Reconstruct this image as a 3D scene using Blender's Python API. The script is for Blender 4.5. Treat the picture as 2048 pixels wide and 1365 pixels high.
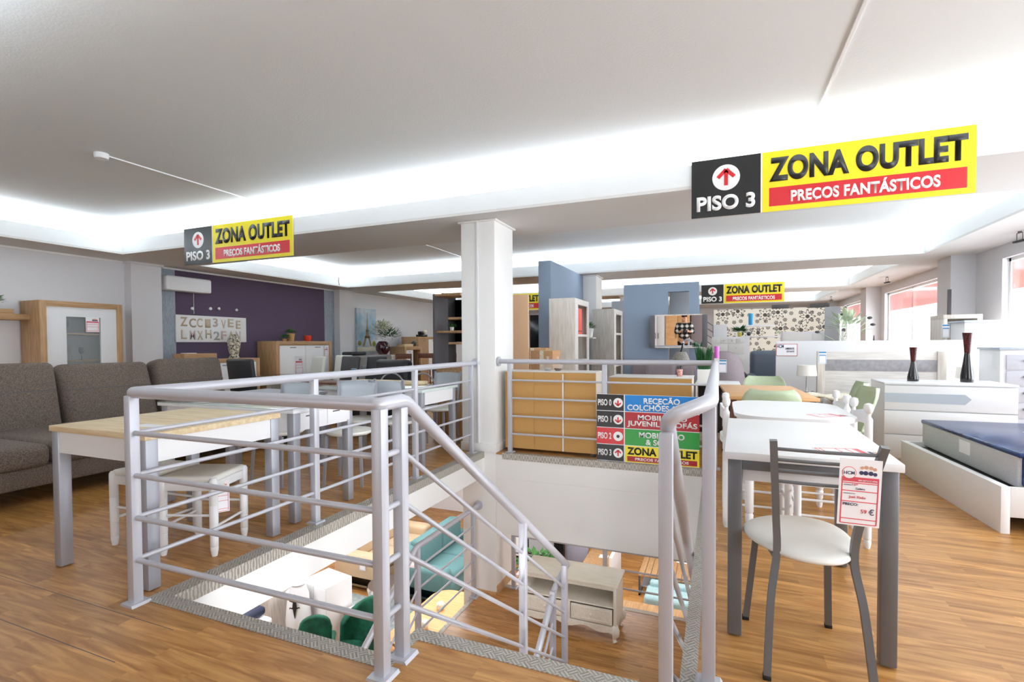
import bpy, bmesh, math, random
from mathutils import Vector, Matrix, Euler
R=math.radians; PI=math.pi
for o in list(bpy.data.objects): bpy.data.objects.remove(o)
SC=bpy.context.scene; COL=SC.collection
# ---------------- camera ----------------
def cam_setup():
    f=1007.44; yaw,pit,rol=R(-22.296),R(1.3132),R(-.3288)
    def rx(a): c,s=math.cos(a),math.sin(a); return Matrix(((1,0,0),(0,c,-s),(0,s,c)))
    def ry(a): c,s=math.cos(a),math.sin(a); return Matrix(((c,0,-s),(0,1,0),(s,0,c)))
    def rz(a): c,s=math.cos(a),math.sin(a); return Matrix(((c,-s,0),(s,c,0),(0,0,1)))
    M=rz(rol)@rx(pit)@ry(yaw)      # (x right, y down, z forward) building -> camera
    w=lambda r: Vector((r[0],r[2],-r[1]))
    X=w(M[0]); Y=-w(M[1]); Zf=w(M[2])
    cd=bpy.data.cameras.new('camera'); c=bpy.data.objects.new('camera',cd); COL.objects.link(c)
    m=Matrix((X,Y,-Zf)).transposed().to_4x4(); m.translation=Vector((0,0,1.25)); c.matrix_world=m
    cd.sensor_width=36; cd.lens=f/2048*36; cd.shift_y=(710.52-682.5)/2048; cd.clip_start=.03; cd.clip_end=200
    SC.camera=c
cam_setup()
# ---------------- world, exposure ----------------
W=bpy.data.worlds.new('World'); SC.world=W; W.use_nodes=True
W.node_tree.nodes['Background'].inputs[0].default_value=(.93,.96,1,1); W.node_tree.nodes['Background'].inputs[1].default_value=2.2
SC.view_settings.view_transform='Standard'; SC.view_settings.look='None'; SC.view_settings.gamma=1; SC.view_settings.exposure=0.12
try: SC.view_settings.use_curve_mapping=False
except Exception: pass
def area(name,loc,sx,sy,power,direction,col=(1,1,1),spread=180):
    l=bpy.data.lights.new(name,'AREA'); l.shape='RECTANGLE'; l.size=sx; l.size_y=sy; l.energy=power; l.color=col; l.spread=R(spread)
    o=bpy.data.objects.new(name,l); COL.objects.link(o); o.location=loc
    z=-Vector(direction).normalized(); x=Vector((1,0,0)) if abs(z.x)<.5 or abs(z.z)>.8 else Vector((0,1,0)); y=z.cross(x).normalized(); x=y.cross(z); o.rotation_euler=Matrix((x,y,z)).transposed().to_euler(); return o
# daylight outside the shop windows of the right hand facade (x = 3.9) and the glazed front behind
WINS=[(-3.2,.6),(1.3,4.4),(5.4,9.72),(12.0,15.45),(16.9,19.9)]
for a,b in WINS: area('daylight',(4.75,(a+b)/2,1.6),b-a,1.9,(b-a)*70,(-1,0,-.12),(.89,.95,1))
area('daylight',(-5.4,-4.95,1.7),3.4,1.9,26,(0,1,-.05),(.89,.95,1))
# fluorescent tubes hidden in the ceiling coves, shining up
COFF=[(-8.57,3.08,1.1,4.98),(-8.57,3.08,6.24,10.1),(-8.57,3.08,11.32,15.2),(-8.57,3.08,16.4,20.2),(-8.57,3.08,-3.8,-.1)]
KC=[19,20,17,15,4]
for i,(x0,x1,y0,y1) in enumerate(COFF):
    w=KC[i]
    if i in(0,1,2,3): area('cove_tube',((x0+x1)/2,y1+.15,2.868),x1-x0,.10,w*(x1-x0)*.5,(0,-.35,1),(.88,.95,1))
    area('cove_tube',((x0+x1)/2,y0-.15,2.868),x1-x0,.10,w*(x1-x0)*.42,(0,.35,1),(.88,.95,1))
    area('cove_tube',(x0-.15,(y0+y1)/2,2.868),.10,y1-y0,w*(y1-y0)*.5,(.35,0,1),(.88,.95,1))
    area('cove_tube',(x1+.15,(y0+y1)/2,2.868),.10,y1-y0,w*(y1-y0)*.5,(-.35,0,1),(.88,.95,1))
# ceiling panels of the floor below
for x,y in((-5.6,4.4),(-5.6,8.6),(-7.8,6.6),(-3.9,7.0),(-1.6,8.6),(1.6,8.6),(-5.6,1.6)):
    area('lower_ceiling_light',(x,y,-.38),1.2,1.2,58,(0,0,-1),(.95,.97,1))
area('stairwell_fill',(-1.3,1.55,-.42),1.2,.1,22,(0,1,-.25),(.97,.98,1))  # added fill light, no real fitting: brightens the far beam and landing
area('stairwell_fill',(-.2,3.3,-.40),.1,1.6,12,(-1,0,.05),(.97,.98,1))  # second added fill, aimed at the left slab face
# ---------------- materials ----------------
def lin(h):
    if isinstance(h,str): h=[int(h[i:i+2],16)/255 for i in(0,2,4)]
    return tuple((c/12.92 if c<=.04045 else ((c+.055)/1.055)**2.4) for c in h)+(1,)
def mat(name,col,rough=.5,metal=0,var=0,scale=30,bump=0,bscale=200,spec=.5,alpha=None,trans=0,emit=0,stretch=None,col2=None,coat=0):
    m=bpy.data.materials.new(name); m.use_nodes=True; nt=m.node_tree; b=nt.nodes['Principled BSDF']
    c=lin(col); b.inputs['Base Color'].default_value=c; b.inputs['Roughness'].default_value=rough; b.inputs['Metallic'].default_value=metal
    b.inputs['Specular IOR Level'].default_value=spec; b.inputs['Coat Weight'].default_value=coat
    if trans: b.inputs['Transmission Weight'].default_value=trans
    if alpha is not None: b.inputs['Alpha'].default_value=alpha
    if emit: b.inputs['Emission Color'].default_value=c; b.inputs['Emission Strength'].default_value=emit
    tc=nt.nodes.new('ShaderNodeTexCoord'); mp=nt.nodes.new('ShaderNodeMapping'); nt.links.new(tc.outputs['Object'],mp.inputs[0])
    if stretch: mp.inputs['Scale'].default_value=stretch
    if var or col2:
        n=nt.nodes.new('ShaderNodeTexNoise'); n.inputs['Scale'].default_value=scale; n.inputs['Detail'].default_value=4; nt.links.new(mp.outputs[0],n.inputs['Vector'])
        r=nt.nodes.new('ShaderNodeValToRGB'); nt.links.new(n.outputs[0],r.inputs[0])
        if col2: r.color_ramp.elements[0].color=c; r.color_ramp.elements[1].color=lin(col2)
        else:
            r.color_ramp.elements[0].color=tuple(min(1,v*(1-var)) for v in c[:3])+(1,); r.color_ramp.elements[1].color=tuple(min(1,v*(1+var)) for v in c[:3])+(1,)
        r.color_ramp.elements[0].position=.35; r.color_ramp.elements[1].position=.65
        nt.links.new(r.outputs[0],b.inputs['Base Color'])
    if bump:
        n=nt.nodes.new('ShaderNodeTexNoise'); n.inputs['Scale'].default_value=bscale; nt.links.new(mp.outputs[0],n.inputs['Vector'])
        bp=nt.nodes.new('ShaderNodeBump'); bp.inputs['Strength'].default_value=bump; bp.inputs['Distance'].default_value=.004
        nt.links.new(n.outputs[0],bp.inputs['Height']); nt.links.new(bp.outputs[0],b.inputs['Normal'])
    return m
def wood_floor():
    m=bpy.data.materials.new('laminate floor'); m.use_nodes=True; nt=m.node_tree; N=nt.nodes.new; L=nt.links.new; b=nt.nodes['Principled BSDF']
    tc=N('ShaderNodeTexCoord'); br=N('ShaderNodeTexBrick'); L(tc.outputs['Object'],br.inputs['Vector'])
    br.inputs['Scale'].default_value=1; br.inputs['Brick Width'].default_value=.62; br.inputs['Row Height'].default_value=.092; br.inputs['Mortar Size'].default_value=.0
    br.offset=.37; br.squash=1; br.inputs['Color1'].default_value=(0,0,0,1); br.inputs['Color2'].default_value=(1,1,1,1); br.inputs['Bias'].default_value=0
    mp=N('ShaderNodeMapping'); mp.inputs['Scale'].default_value=(1.6,15,1); L(tc.outputs['Object'],mp.inputs[0])
    vm=N('ShaderNodeVectorMath'); vm.operation='ADD'; L(mp.outputs[0],vm.inputs[0])
    sc=N('ShaderNodeVectorMath'); sc.operation='SCALE'; sc.inputs['Scale'].default_value=30; L(br.outputs['Color'],sc.inputs[0]); L(sc.outputs[0],vm.inputs[1])
    n=N('ShaderNodeTexNoise'); n.inputs['Scale'].default_value=1.3; n.inputs['Detail'].default_value=9; n.inputs['Distortion'].default_value=1.6; L(vm.outputs[0],n.inputs['Vector'])
    r=N('ShaderNodeValToRGB'); L(n.outputs[0],r.inputs[0]); e=r.color_ramp.elements; e[0].position=.34; e[1].position=.68; e[0].color=lin('9c6a35'); e[1].color=lin('c9965a')
    hs=N('ShaderNodeHueSaturation'); L(r.outputs[0],hs.inputs['Color'])
    mr=N('ShaderNodeMapRange'); mr.inputs[3].default_value=.84; mr.inputs[4].default_value=1.16; L(br.outputs['Color'],mr.inputs[0]); L(mr.outputs[0],hs.inputs['Value'])
    L(hs.outputs[0],b.inputs['Base Color']); b.inputs['Roughness'].default_value=.36; b.inputs['Specular IOR Level'].default_value=.35
    return m
def grain(name,a,b_,axis=0,rough=.5,sc=3):
    s=[14,14,14]; s[axis]=1.2
    return mat(name,a,rough,col2=b_,scale=sc,stretch=tuple(s))
def plate():
    m=bpy.data.materials.new('diamond plate'); m.use_nodes=True; nt=m.node_tree; N=nt.nodes.new; L=nt.links.new; b=nt.nodes['Principled BSDF']
    b.inputs['Base Color'].default_value=lin('a8a49c'); b.inputs['Metallic'].default_value=.45; b.inputs['Roughness'].default_value=.42
    tc=N('ShaderNodeTexCoord'); ch=N('ShaderNodeTexChecker'); ch.inputs['Scale'].default_value=1/.036; cm=N('ShaderNodeMapping'); cm.inputs['Rotation'].default_value=(0,0,R(45)); cm.inputs['Location'].default_value=(.013,.021,.012); L(tc.outputs['Object'],cm.inputs[0]); L(cm.outputs[0],ch.inputs[0])
    hs=[]
    for sgn in(1,-1):
        mp=N('ShaderNodeMapping'); mp.inputs['Rotation'].default_value=(0,0,R(45*sgn)); L(tc.outputs['Object'],mp.inputs[0])
        w=N('ShaderNodeTexWave'); w.inputs['Scale'].default_value=22; w.bands_direction='X'; L(mp.outputs[0],w.inputs[0]); hs.append(w)
    mx=N('ShaderNodeMix'); mx.data_type='FLOAT'; L(ch.outputs['Fac'],mx.inputs[0]); L(hs[0].outputs['Fac'],mx.inputs[2]); L(hs[1].outputs['Fac'],mx.inputs[3])
    bp=N('ShaderNodeBump'); bp.inputs['Strength'].default_value=.8; bp.inputs['Distance'].default_value=.003; L(mx.outputs[0],bp.inputs['Height']); L(bp.outputs[0],b.inputs['Normal'])
    r=N('ShaderNodeValToRGB'); L(mx.outputs[0],r.inputs[0]); r.color_ramp.elements[0].color=lin('9d988f'); r.color_ramp.elements[1].color=lin('cbc6bd'); L(r.outputs[0],b.inputs['Base Color'])
    return m
M={}
M['floor']=wood_floor(); M['plate']=plate()
M['ceil']=mat('ceiling plaster','e4e8ea',.9,bump=.35,bscale=60)
M['wall']=mat('white wall paint','e2e1e4',.85)
M['soffit']=mat('soffit paint','dedcda',.85)
M['fascia']=mat('fascia paint','eef0f0',.8)
M['white']=mat('white lacquer','ececee',.35)
M['whitem']=mat('white matt','efeeec',.6)
M['rail']=mat('silver rail paint','c3c4cd',.38,metal=.25)
M['steel']=mat('grey satin metal','74767a',.4,metal=.4)
M['steell']=mat('light grey satin metal','a7a9b2',.4,metal=.4)
M['chrome']=mat('chrome','e8e8ea',.08,metal=1)
M['black']=mat('black','1d1d1f',.5)
M['blackg']=mat('black gloss','101014',.12,coat=.5)
M['blk']=mat('sign black','1c1b1b',.35)
M['yel']=mat('sign yellow','f4e21c',.35)
M['red']=mat('sign red','d8232e',.35)
M['dred']=mat('sign dark red','b30f1f',.35)
M['sblue']=mat('sign blue','1183d3',.35)
M['sgreen']=mat('sign green','169e33',.35)
M['swhite']=mat('sign white','f6f6f6',.35)
M['paper']=mat('tag paper','f7f5f8',.6)
M['tagred']=mat('tag red','e05262',.6)
M['ink']=mat('ink blue','3c3b62',.6)
M['tagblue']=mat('tag blue','2f86b8',.5)
M['sofa']=mat('brown woven fabric','71645b',.95,var=.38,scale=110,bump=.6,bscale=350)
M['oakt']=grain('light oak top','d8bd92','ecd9b4',0)
M['oak']=grain('oak','a98259','bf9a70',2)
M['oakh']=grain('oak horizontal','a98259','bf9a70',1)
M['gloak']=grain('pale limed oak','c9c0b6','ddd5cb',2)
M['gloakh']=grain('pale limed oak horizontal','d6d0ca','e8e3de',0)
M['beech']=grain('beech top','dba36a','e7b680',0)
M['walnut']=grain('walnut','5f3424','7a4832',2)
M['mdf']=mat('raw fibreboard','c99b5d',.9,var=.06,scale=300)
M['mdfp']=mat('pale fibreboard','dfb793',.9,var=.05,scale=200)
M['dgrey']=mat('anthracite board','5a585c',.6)
M['bluep']=mat('blue grey paint','8391a4',.8)
M['purple']=mat('purple wallpaper','5b4c62',.85)
M['silverp']=mat('silver wallpaper','9ea7b2',.7,var=.15,scale=22,stretch=(1,3,.6))
M['teal']=mat('teal upholstery','5f8789',.9,var=.06,scale=60)
M['velvet']=mat('green velvet','0d5a43',.75,var=.35,scale=9)
M['beige']=mat('beige leather','cbb292',.5)
M['greyf']=mat('grey fabric','8d8a88',.9,var=.08,scale=120)
M['blkl']=mat('black leather','2b2c30',.45)
M['dgl']=mat('dark grey leather','4c4b4d',.5)
M['navy']=mat('navy quilted cover','1a3a70',.22,var=.3,scale=14)
M['mattr']=mat('grey mattress ticking','c6c6c8',.9,var=.08,scale=160,bump=.8,bscale=45)
M['seat']=mat('cream leatherette','ebe9e2',.45)
M['sage']=mat('sage green plastic','bccbaa',.45)
M['glasst']=mat('pale glass top','d3e0dd',.05,coat=.6)
M['leaf']=mat('leaf green','3f7a35',.6,var=.35,scale=40)
M['leafd']=mat('grass green','2f6a3c',.6,var=.35,scale=40)
M['leafp']=mat('pale leaf','b9c9a8',.6)
M['pot']=mat('white pot','efeeea',.5)
M['basket']=mat('basket','c99c60',.8,var=.25,scale=60)
M['redg']=mat('red glass','d9402c',.2)
M['plum']=mat('plum glazed ceramic','3c0f1c',.1,coat=.8)
M['cream']=mat('cream lattice','efe6d0',.7,var=.2,scale=70)
M['card']=mat('cardboard','c89b6f',.85,var=.06,scale=40)
M['mirror']=mat('mirror silver','f2f2f2',.01,metal=1)
M['taupe']=mat('taupe leatherette','8f8287',.7,var=.05,scale=60)
M['lgrey']=mat('grey lacquer','b6bfc9',.4)
M['navyd']=mat('dark navy fabric','131f3c',.6)
M['stone']=mat('grey stone inlay','9d9a9d',.6,var=.12,scale=20)
M['greyw']=mat('greyed panel','a9abb0',.6)
M['pink']=mat('banner pink','f0a9a6',.7)
M['turq']=mat('blue vase','1493c9',.3)
M['skirt']=mat('wood skirting','c79e72',.6)
M['tvscreen']=mat('dark screen','0c0d10',.15)
M['mag']=mat('magenta glass','d36bc4',.3)
M['tan']=mat('skin','d8a183',.6)
M['wax']=mat('lamp shade','f4f0ea',.8)
def glass(name,col,al):
    m=bpy.data.materials.new(name); m.use_nodes=True; nt=m.node_tree; b=nt.nodes['Principled BSDF']
    b.inputs['Base Color'].default_value=lin(col); b.inputs['Roughness'].default_value=.03; b.inputs['Alpha'].default_value=al; return m
M['glass']=glass('clear glass','dfe8ea',.18); M['glassb']=glass('blue glass','3a3f86',.55); M['film']=glass('banner film','f5b5b0',.72)  # banner film tint lightened to stand in for backlit overexposure
# ---------------- object helpers ----------------
def tag(o,label=None,cat=None,group=None,kind=None):
    if label: o['label']=label
    if cat: o['category']=cat
    if group: o['group']=group
    if kind: o['kind']=kind
    return o
def thing(name,label,cat,loc=(0,0,0),rz=0,group=None):
    o=bpy.data.objects.new(name,None); o.empty_display_size=.05; COL.objects.link(o); o.location=loc; o.rotation_euler=(0,0,rz)
    return tag(o,label,cat,group)
class MB:
    def __init__(s): s.b=bmesh.new()
    def box(s,x0,x1,y0,y1,z0,z1,bev=0,seg=2,m=None):
        vs=bmesh.ops.create_cube(s.b,size=1)['verts']
        for v in vs: v.co=Vector((x0+(v.co.x+.5)*(x1-x0),y0+(v.co.y+.5)*(y1-y0),z0+(v.co.z+.5)*(z1-z0)))
        if bev:
            bev=min(bev,.49*min(abs(x1-x0),abs(y1-y0),abs(z1-z0)))
            es=list({e for v in vs for e in v.link_edges}); r=bmesh.ops.bevel(s.b,geom=es,offset=bev,segments=seg,profile=.5,affect='EDGES')
            vs=list({v for f in r['faces'] for v in f.verts}|{v for v in vs if v.is_valid})
        if m is not None:
            for v in vs: v.co=m@v.co
        return s
    def cyl(s,p,q,r,r2=None,n=12,cap=True):
        p,q=Vector(p),Vector(q); d=q-p
        if d.length<1e-6: return s
        mt=Matrix.Translation((p+q)/2)@d.to_track_quat('Z','Y').to_matrix().to_4x4()
        bmesh.ops.create_cone(s.b,cap_ends=cap,segments=n,radius1=r,radius2=r if r2 is None else r2,depth=d.length,matrix=mt); return s
    def sph(s,c,r,sz=1,n=12,sx=1,sy=1):
        vs=bmesh.ops.create_uvsphere(s.b,u_segments=n,v_segments=max(6,n*2//3),radius=r)['verts']
        for v in vs: v.co=Vector((v.co.x*sx,v.co.y*sy,v.co.z*sz))+Vector(c)
        return s
    def tube(s,pts,r,n=12,cyc=False,ph=0):
        pts=[Vector(p) for p in pts]
        # resample corners smoothly handled by caller; build rings
        rings=[]; up=Vector((0,0,1)); N=len(pts)
        for i,p in enumerate(pts):
            a=pts[i-1] if i>0 else (pts[-1] if cyc else p); c=pts[(i+1)%N] if (i<N-1 or cyc) else p
            t1=(p-a).normalized() if (p-a).length>1e-9 else None; t2=(c-p).normalized() if (c-p).length>1e-9 else None
            t=(t1+t2) if t1 and t2 else (t1 or t2); t=t.normalized()
            u=up if abs(t.dot(up))<.95 else Vector((1,0,0))
            if rings: 
                u=lastn
            x=(u-t*u.dot(t)).normalized(); y=t.cross(x); lastn=x
            k=1/max(.5,math.sqrt((1+t1.dot(t2))/2)) if t1 and t2 else 1
            rr=r[i] if isinstance(r,(list,tuple)) else r
            bis=(t2-t1).normalized() if t1 and t2 and (t2-t1).length>1e-4 else None
            ring=[]
            for j in range(n):
                an=2*PI*j/n+ph; o=x*math.cos(an)*rr+y*math.sin(an)*rr
                if bis: o=o+bis*o.dot(bis)*(k-1)
                ring.append(s.b.verts.new(p+o))
            rings.append(ring)
        for i in range(len(rings)-1+(1 if cyc else 0)):
            A,B=rings[i],rings[(i+1)%len(rings)]
            for j in range(n): s.b.faces.new((A[j],A[(j+1)%n],B[(j+1)%n],B[j]))
        if not cyc: s.b.faces.new(rings[0][::-1]); s.b.faces.new(rings[-1])
        return s
    def lathe(s,prof,c=(0,0,0),n=20,sx=1,sy=1):
        rings=[]
        for r,z in prof:
            rings.append([s.b.verts.new((c[0]+max(r,1e-4)*sx*math.cos(2*PI*j/n),c[1]+max(r,1e-4)*sy*math.sin(2*PI*j/n),c[2]+z)) for j in range(n)])
        for A,B in zip(rings,rings[1:]):
            for j in range(n): s.b.faces.new((A[j],A[(j+1)%n],B[(j+1)%n],B[j]))
        s.b.faces.new(rings[0][::-1]); s.b.faces.new(rings[-1]); return s
    def prism(s,poly,a0,a1,axis='y'):
        f={'y':lambda p,a:(p[0],a,p[1]),'x':lambda p,a:(a,p[0],p[1]),'z':lambda p,a:(p[0],p[1],a)}[axis]
        A=[s.b.verts.new(f(p,a0)) for p in poly]; B=[s.b.verts.new(f(p,a1)) for p in poly]; n=len(poly)
        s.b.faces.new(A); s.b.faces.new(B[::-1])
        for j in range(n): s.b.faces.new((A[j],B[j],B[(j+1)%n],A[(j+1)%n]))
        return s
    def grid(s,fn,nu,nv,th=0):
        V=[[s.b.verts.new(fn(i/nu,j/nv)) for j in range(nv+1)] for i in range(nu+1)]
        for i in range(nu):
            for j in range(nv): s.b.faces.new((V[i][j],V[i+1][j],V[i+1][j+1],V[i][j+1]))
        return s
    def build(s,name,m,parent=None,smooth=True,sub=0,solid=0,label=None,world=True,mtx=None):
        bmesh.ops.recalc_face_normals(s.b,faces=s.b.faces)
        me=bpy.data.meshes.new(name)
        if mtx is not None: bmesh.ops.transform(s.b,matrix=mtx,verts=s.b.verts)
        off=Vector((0,0,0))
        p=parent
        while p is not None: off+=p.location; p=p.parent
        if world and off.length>0: bmesh.ops.translate(s.b,vec=-off,verts=s.b.verts)
        s.b.to_mesh(me); s.b.free()
        o=bpy.data.objects.new(name,me); COL.objects.link(o); o.parent=parent
        me.materials.append(M[m] if isinstance(m,str) else m)
        if smooth:
            for p in me.polygons: p.use_smooth=True
            try: me.set_sharp_from_angle(angle=R(38))
            except Exception: pass
        if solid: md=o.modifiers.new('solid','SOLIDIFY'); md.thickness=solid; md.offset=0
        if sub: md=o.modifiers.new('sub','SUBSURF'); md.levels=sub; md.render_levels=sub
        if label: o['label']=label
        return o
def bx(name,m,parent,*a,bev=.003,**k): return MB().box(*a,bev=bev).build(name,m,parent,**k)
def struct(name,mb,m,**k):
    o=mb.build(name,m,None,**k); o['kind']='structure'; return o
def dup(root,loc,rz=0,label=None,group=None):
    r=root.copy(); COL.objects.link(r); r.location=loc; r.rotation_euler=(0,0,rz)
    if label: r['label']=label
    if group: r['group']=group
    def rec(a,b):
        for ch in list(a.children):
            c=ch.copy(); COL.objects.link(c); c.parent=b; rec(ch,c)
    rec(root,r); return r
def text(name,s,m,parent,x0,x1,z0,z1,y,depth=.002,bold=.018,mtx=None,axis='-y'):
    """writing fitted to a box on a vertical plane facing -y (world coordinates of the parent's frame)"""
    c=bpy.data.curves.new(name,'FONT'); c.body=s; c.size=1; c.offset=bold; c.extrude=0
    c.align_x='CENTER'; c.space_line=.92; c.space_character=1.0+bold
    t=bpy.data.objects.new(name,c); COL.objects.link(t); dg=bpy.context.evaluated_depsgraph_get()
    me=bpy.data.meshes.new_from_object(t.evaluated_get(dg)); bpy.data.objects.remove(t); bpy.data.curves.remove(c)
    xs=[v.co.x for v in me.vertices]; ys=[v.co.y for v in me.vertices]
    ax,bx_,ay,by=min(xs),max(xs),min(ys),max(ys)
    off=Vector((0,0,0)); p=parent
    while p is not None: off+=p.location; p=p.parent
    for v in me.vertices:
        u=x0+(v.co.x-ax)/(bx_-ax)*(x1-x0); w=z0+(v.co.y-ay)/(by-ay)*(z1-z0)
        co=Vector((u,y,w))
        if mtx is not None: co=mtx@co
        v.co=co-off
    me.materials.clear(); me.materials.append(M[m]); me.name=name
    o=bpy.data.objects.new(name,me); COL.objects.link(o); o.parent=parent
    md=o.modifiers.new('solid','SOLIDIFY'); md.thickness=depth; md.offset=0
    return o
# ================= THE SETTING =================
# floor with the stairwell opening, x -2.51..-0.125, y 1.65(1.86 over the stairs)..5.25
XL,XR,YB,YF=-9.4,3.9,-5,22.5
OX0,OX1,OY0,OYS,OY1=-2.51,-.125,1.65,1.86,5.25
def slab(z0,z1):
    mb=MB()
    mb.box(XL,OX0,YB,YF,z0,z1); mb.box(OX1,XR,YB,YF,z0,z1); mb.box(OX0,-2.358,OY1+.03,YF,z0,z1); mb.box(-2.358,OX1,OY1,YF,z0,z1); mb.box(OX0,OX1,YB,OY0,z0,z1); mb.box(-1.17,OX1,OY0,OYS,z0,z1)
    return mb
struct('floor',slab(-.02,0),'floor')
struct('floor_slab',slab(-.29,-.021),'whitem')
struct('trim_6',MB().box(-3.9,-2.21,1.452,1.455,-.001,.0006).box(-3.4,-2.2,1.215,1.218,-.001,.0006),'dgrey')
# stairwell linings
struct('trim_1',MB().box(-2.358,OX1,OY1,OY1+.22,-.93,-.291),'whitem')          # deep white beam at the far side
struct('trim_2',MB().box(OX1,OX1+.2,OYS,OY1+.2,-1.9,-.291),'whitem')            # right hand lining
mb=MB(); t=.003
mb.box(OX0-.1,OX0,OY0-.075,OY1,0,t).box(OX0,OX0+.004,OY0,OY1,-.07,t)
mb.box(OX0,-1.22,OY0-.075,OY0,0,t).box(OX0,-1.17,OY0,OY0+.004,-.07,t)
mb.box(-1.17,OX1,OYS-.075,OYS,0,t).box(-1.17,OX1,OYS,OYS+.004,-.07,t).box(-1.22,-1.17,OY0-.075,OYS-.0,0,t)
mb.box(-2.28,OX1,OY1,OY1+.07,0,t).box(-2.28,OX1,OY1-.004,OY1,-.07,t)
mb.box(OX1,OX1+.055,OYS-.075,OY1+.07,0,t).box(OX1-.004,OX1,OYS,OY1,-.07,t)
tr=struct('trim_3',mb,'plate')
# soffit beams with fascia, z 2.67..2.89, ledge behind
def frame():
    mb=MB(); xs0,xs1=-8.57,3.08
    ys=[YB]+[v for c in sorted([(c[2],c[3]) for c in COFF]) for v in c]+[YF]
    for i in range(0,len(ys),2): mb.box(XL,XR,ys[i],ys[i+1],2.67,2.70)
    for c in COFF: mb.box(XL,xs0,c[2],c[3],2.67,2.70).box(xs1,XR,c[2],c[3],2.67,2.70)
    return mb
struct('ceiling_soffit',frame(),'soffit')
mb=MB()
for x0,x1,y0,y1 in COFF:
    mb.box(x0-.025,x0,y0-.025,y1+.025,2.70,2.89).box(x1,x1+.025,y0-.025,y1+.025,2.70,2.89).box(x0,x1,y0-.025,y0,2.70,2.89).box(x0,x1,y1,y1+.025,2.70,2.89)
struct('ceiling_fascia',mb,'fascia')
mb=MB()
mb.box(XL,XR,YB,YF,3.10,3.2)
ys=sorted([(c[2],c[3]) for c in COFF]); e=[YB]+[v for c in ys for v in c]+[YF]
for i in range(0,len(e),2):
    a,b=e[i]+(.25 if i else 0),e[i+1]-(.25 if i<len(e)-2 else 0)
    if b-a>.02: mb.box(XL,XR,a,b,2.70,3.10)
for x0,x1,y0,y1 in COFF: mb.box(XL,x0-.25,y0-.25,y1+.25,2.70,3.10).box(x1+.25,XR,y0-.25,y1+.25,2.70,3.10)
struct('ceiling',mb,'ceil')
# walls
struct('wall_left',MB().box(XL-.1,-9.3,YB,YF,-3.4,3.1),'wall')
mb=MB(); prev=YB
for a,b in WINS+[(YF,YF)]:
    mb.box(3.9,4.1,prev,a,0,2.67); 
    if a<YF: mb.box(3.9,4.1,a,b,0,.45).box(3.9,4.1,a,b,2.47,2.67)
    prev=b
mb.box(3.9,4.1,YB,YF,-.33,0).box(3.9,4.1,YB,YF,2.67,3.1)
struct('wall_right',mb,'wall')
struct('wall_far',MB().box(XL,4.1,YF,YF+.1,-3.4,3.1),'wall')
mb=MB(); mb.box(XL,-7.2,YB-.1,YB,-3.4,3.1).box(-3.6,4.1,YB-.1,YB,-3.4,3.1).box(-7.2,-3.6,YB-.1,YB,-3.4,.5).box(-7.2,-3.6,YB-.1,YB,2.6,3.1)
struct('wall_back',mb,'wall')
for i,(a,b) in enumerate(WINS):
    mb=MB(); x=3.98
    for p,q,r,s in((a,a+.05,.45,2.47),(b-.05,b,.45,2.47),(a,b,.45,.5),(a,b,2.42,2.47),((a+b)/2-.02,(a+b)/2+.02,.45,2.47)): mb.box(x,x+.06,p,q,r,s)
    w=struct('window_%d'%(i+1),mb,'whitem')
    MB().box(x+.025,x+.03,a+.05,b-.05,.5,2.42).build('window_glass','glass',w)
# wall columns on the left, window columns on the right, free columns
for x0,x1,y0,y1 in((-9.3,-9.12,5.42,5.92),(-9.3,-9.1,10.42,10.9),(-9.3,-9.1,15.4,15.9)):
    struct('wall_column',MB().box(x0,x1,y0,y1,0,2.67).box(x0,x1+.03,y0-.03,y1+.03,2.63,2.669),'wall')
for y0 in(10.55,15.75,20.9,5.0-.3): struct('wall_column',MB().box(3.57,3.9,y0,y0+.55,0,2.67),'wall')
for i,y0 in enumerate((5.25,10.4,15.5)):
    mb=MB().box(-2.79,-2.36,y0,y0+.55,-3.3 if i==0 else 0,2.67,bev=.006).box(-2.82,-2.33,y0-.03,y0+.58,2.645,2.669,bev=.008)
    mb.box(-2.805,-2.345,y0-.015,y0+.565,0,.10,bev=.004)
    c=struct('wall_pillar',mb,'whitem')
    if i==0:
        tag(MB().box(-2.585,-2.56,y0-.022,y0,.1,2.65,bev=.004).build('cable_duct','white',None),'narrow white cable duct running up the front of the white pillar','cable duct')
# wallpapered stretch of the left wall
struct('wall_purple',MB().box(-9.3,-9.285,6.27,10.07,0,2.655),'purple')
struct('wall_silver',MB().box(-9.3,-9.286,5.92,6.27,0,2.655).box(-9.3,-9.286,10.07,10.42,0,2.655),'silverp')
mb=MB().box(-9.3,-9.27,5.92,10.42,2.64,2.67).box(-9.3,-9.27,YB,5.42,2.64,2.67).box(-9.3,-9.27,10.9,15.4,2.64,2.67)
struct('trim_4',mb,'whitem')
struct('baseboard_left',MB().box(-9.3,-9.27,YB,YF,0,.08),'skirt')
struct('baseboard_right',MB().box(3.87,3.9,YB,YF,0,.08),'whitem')
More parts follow.
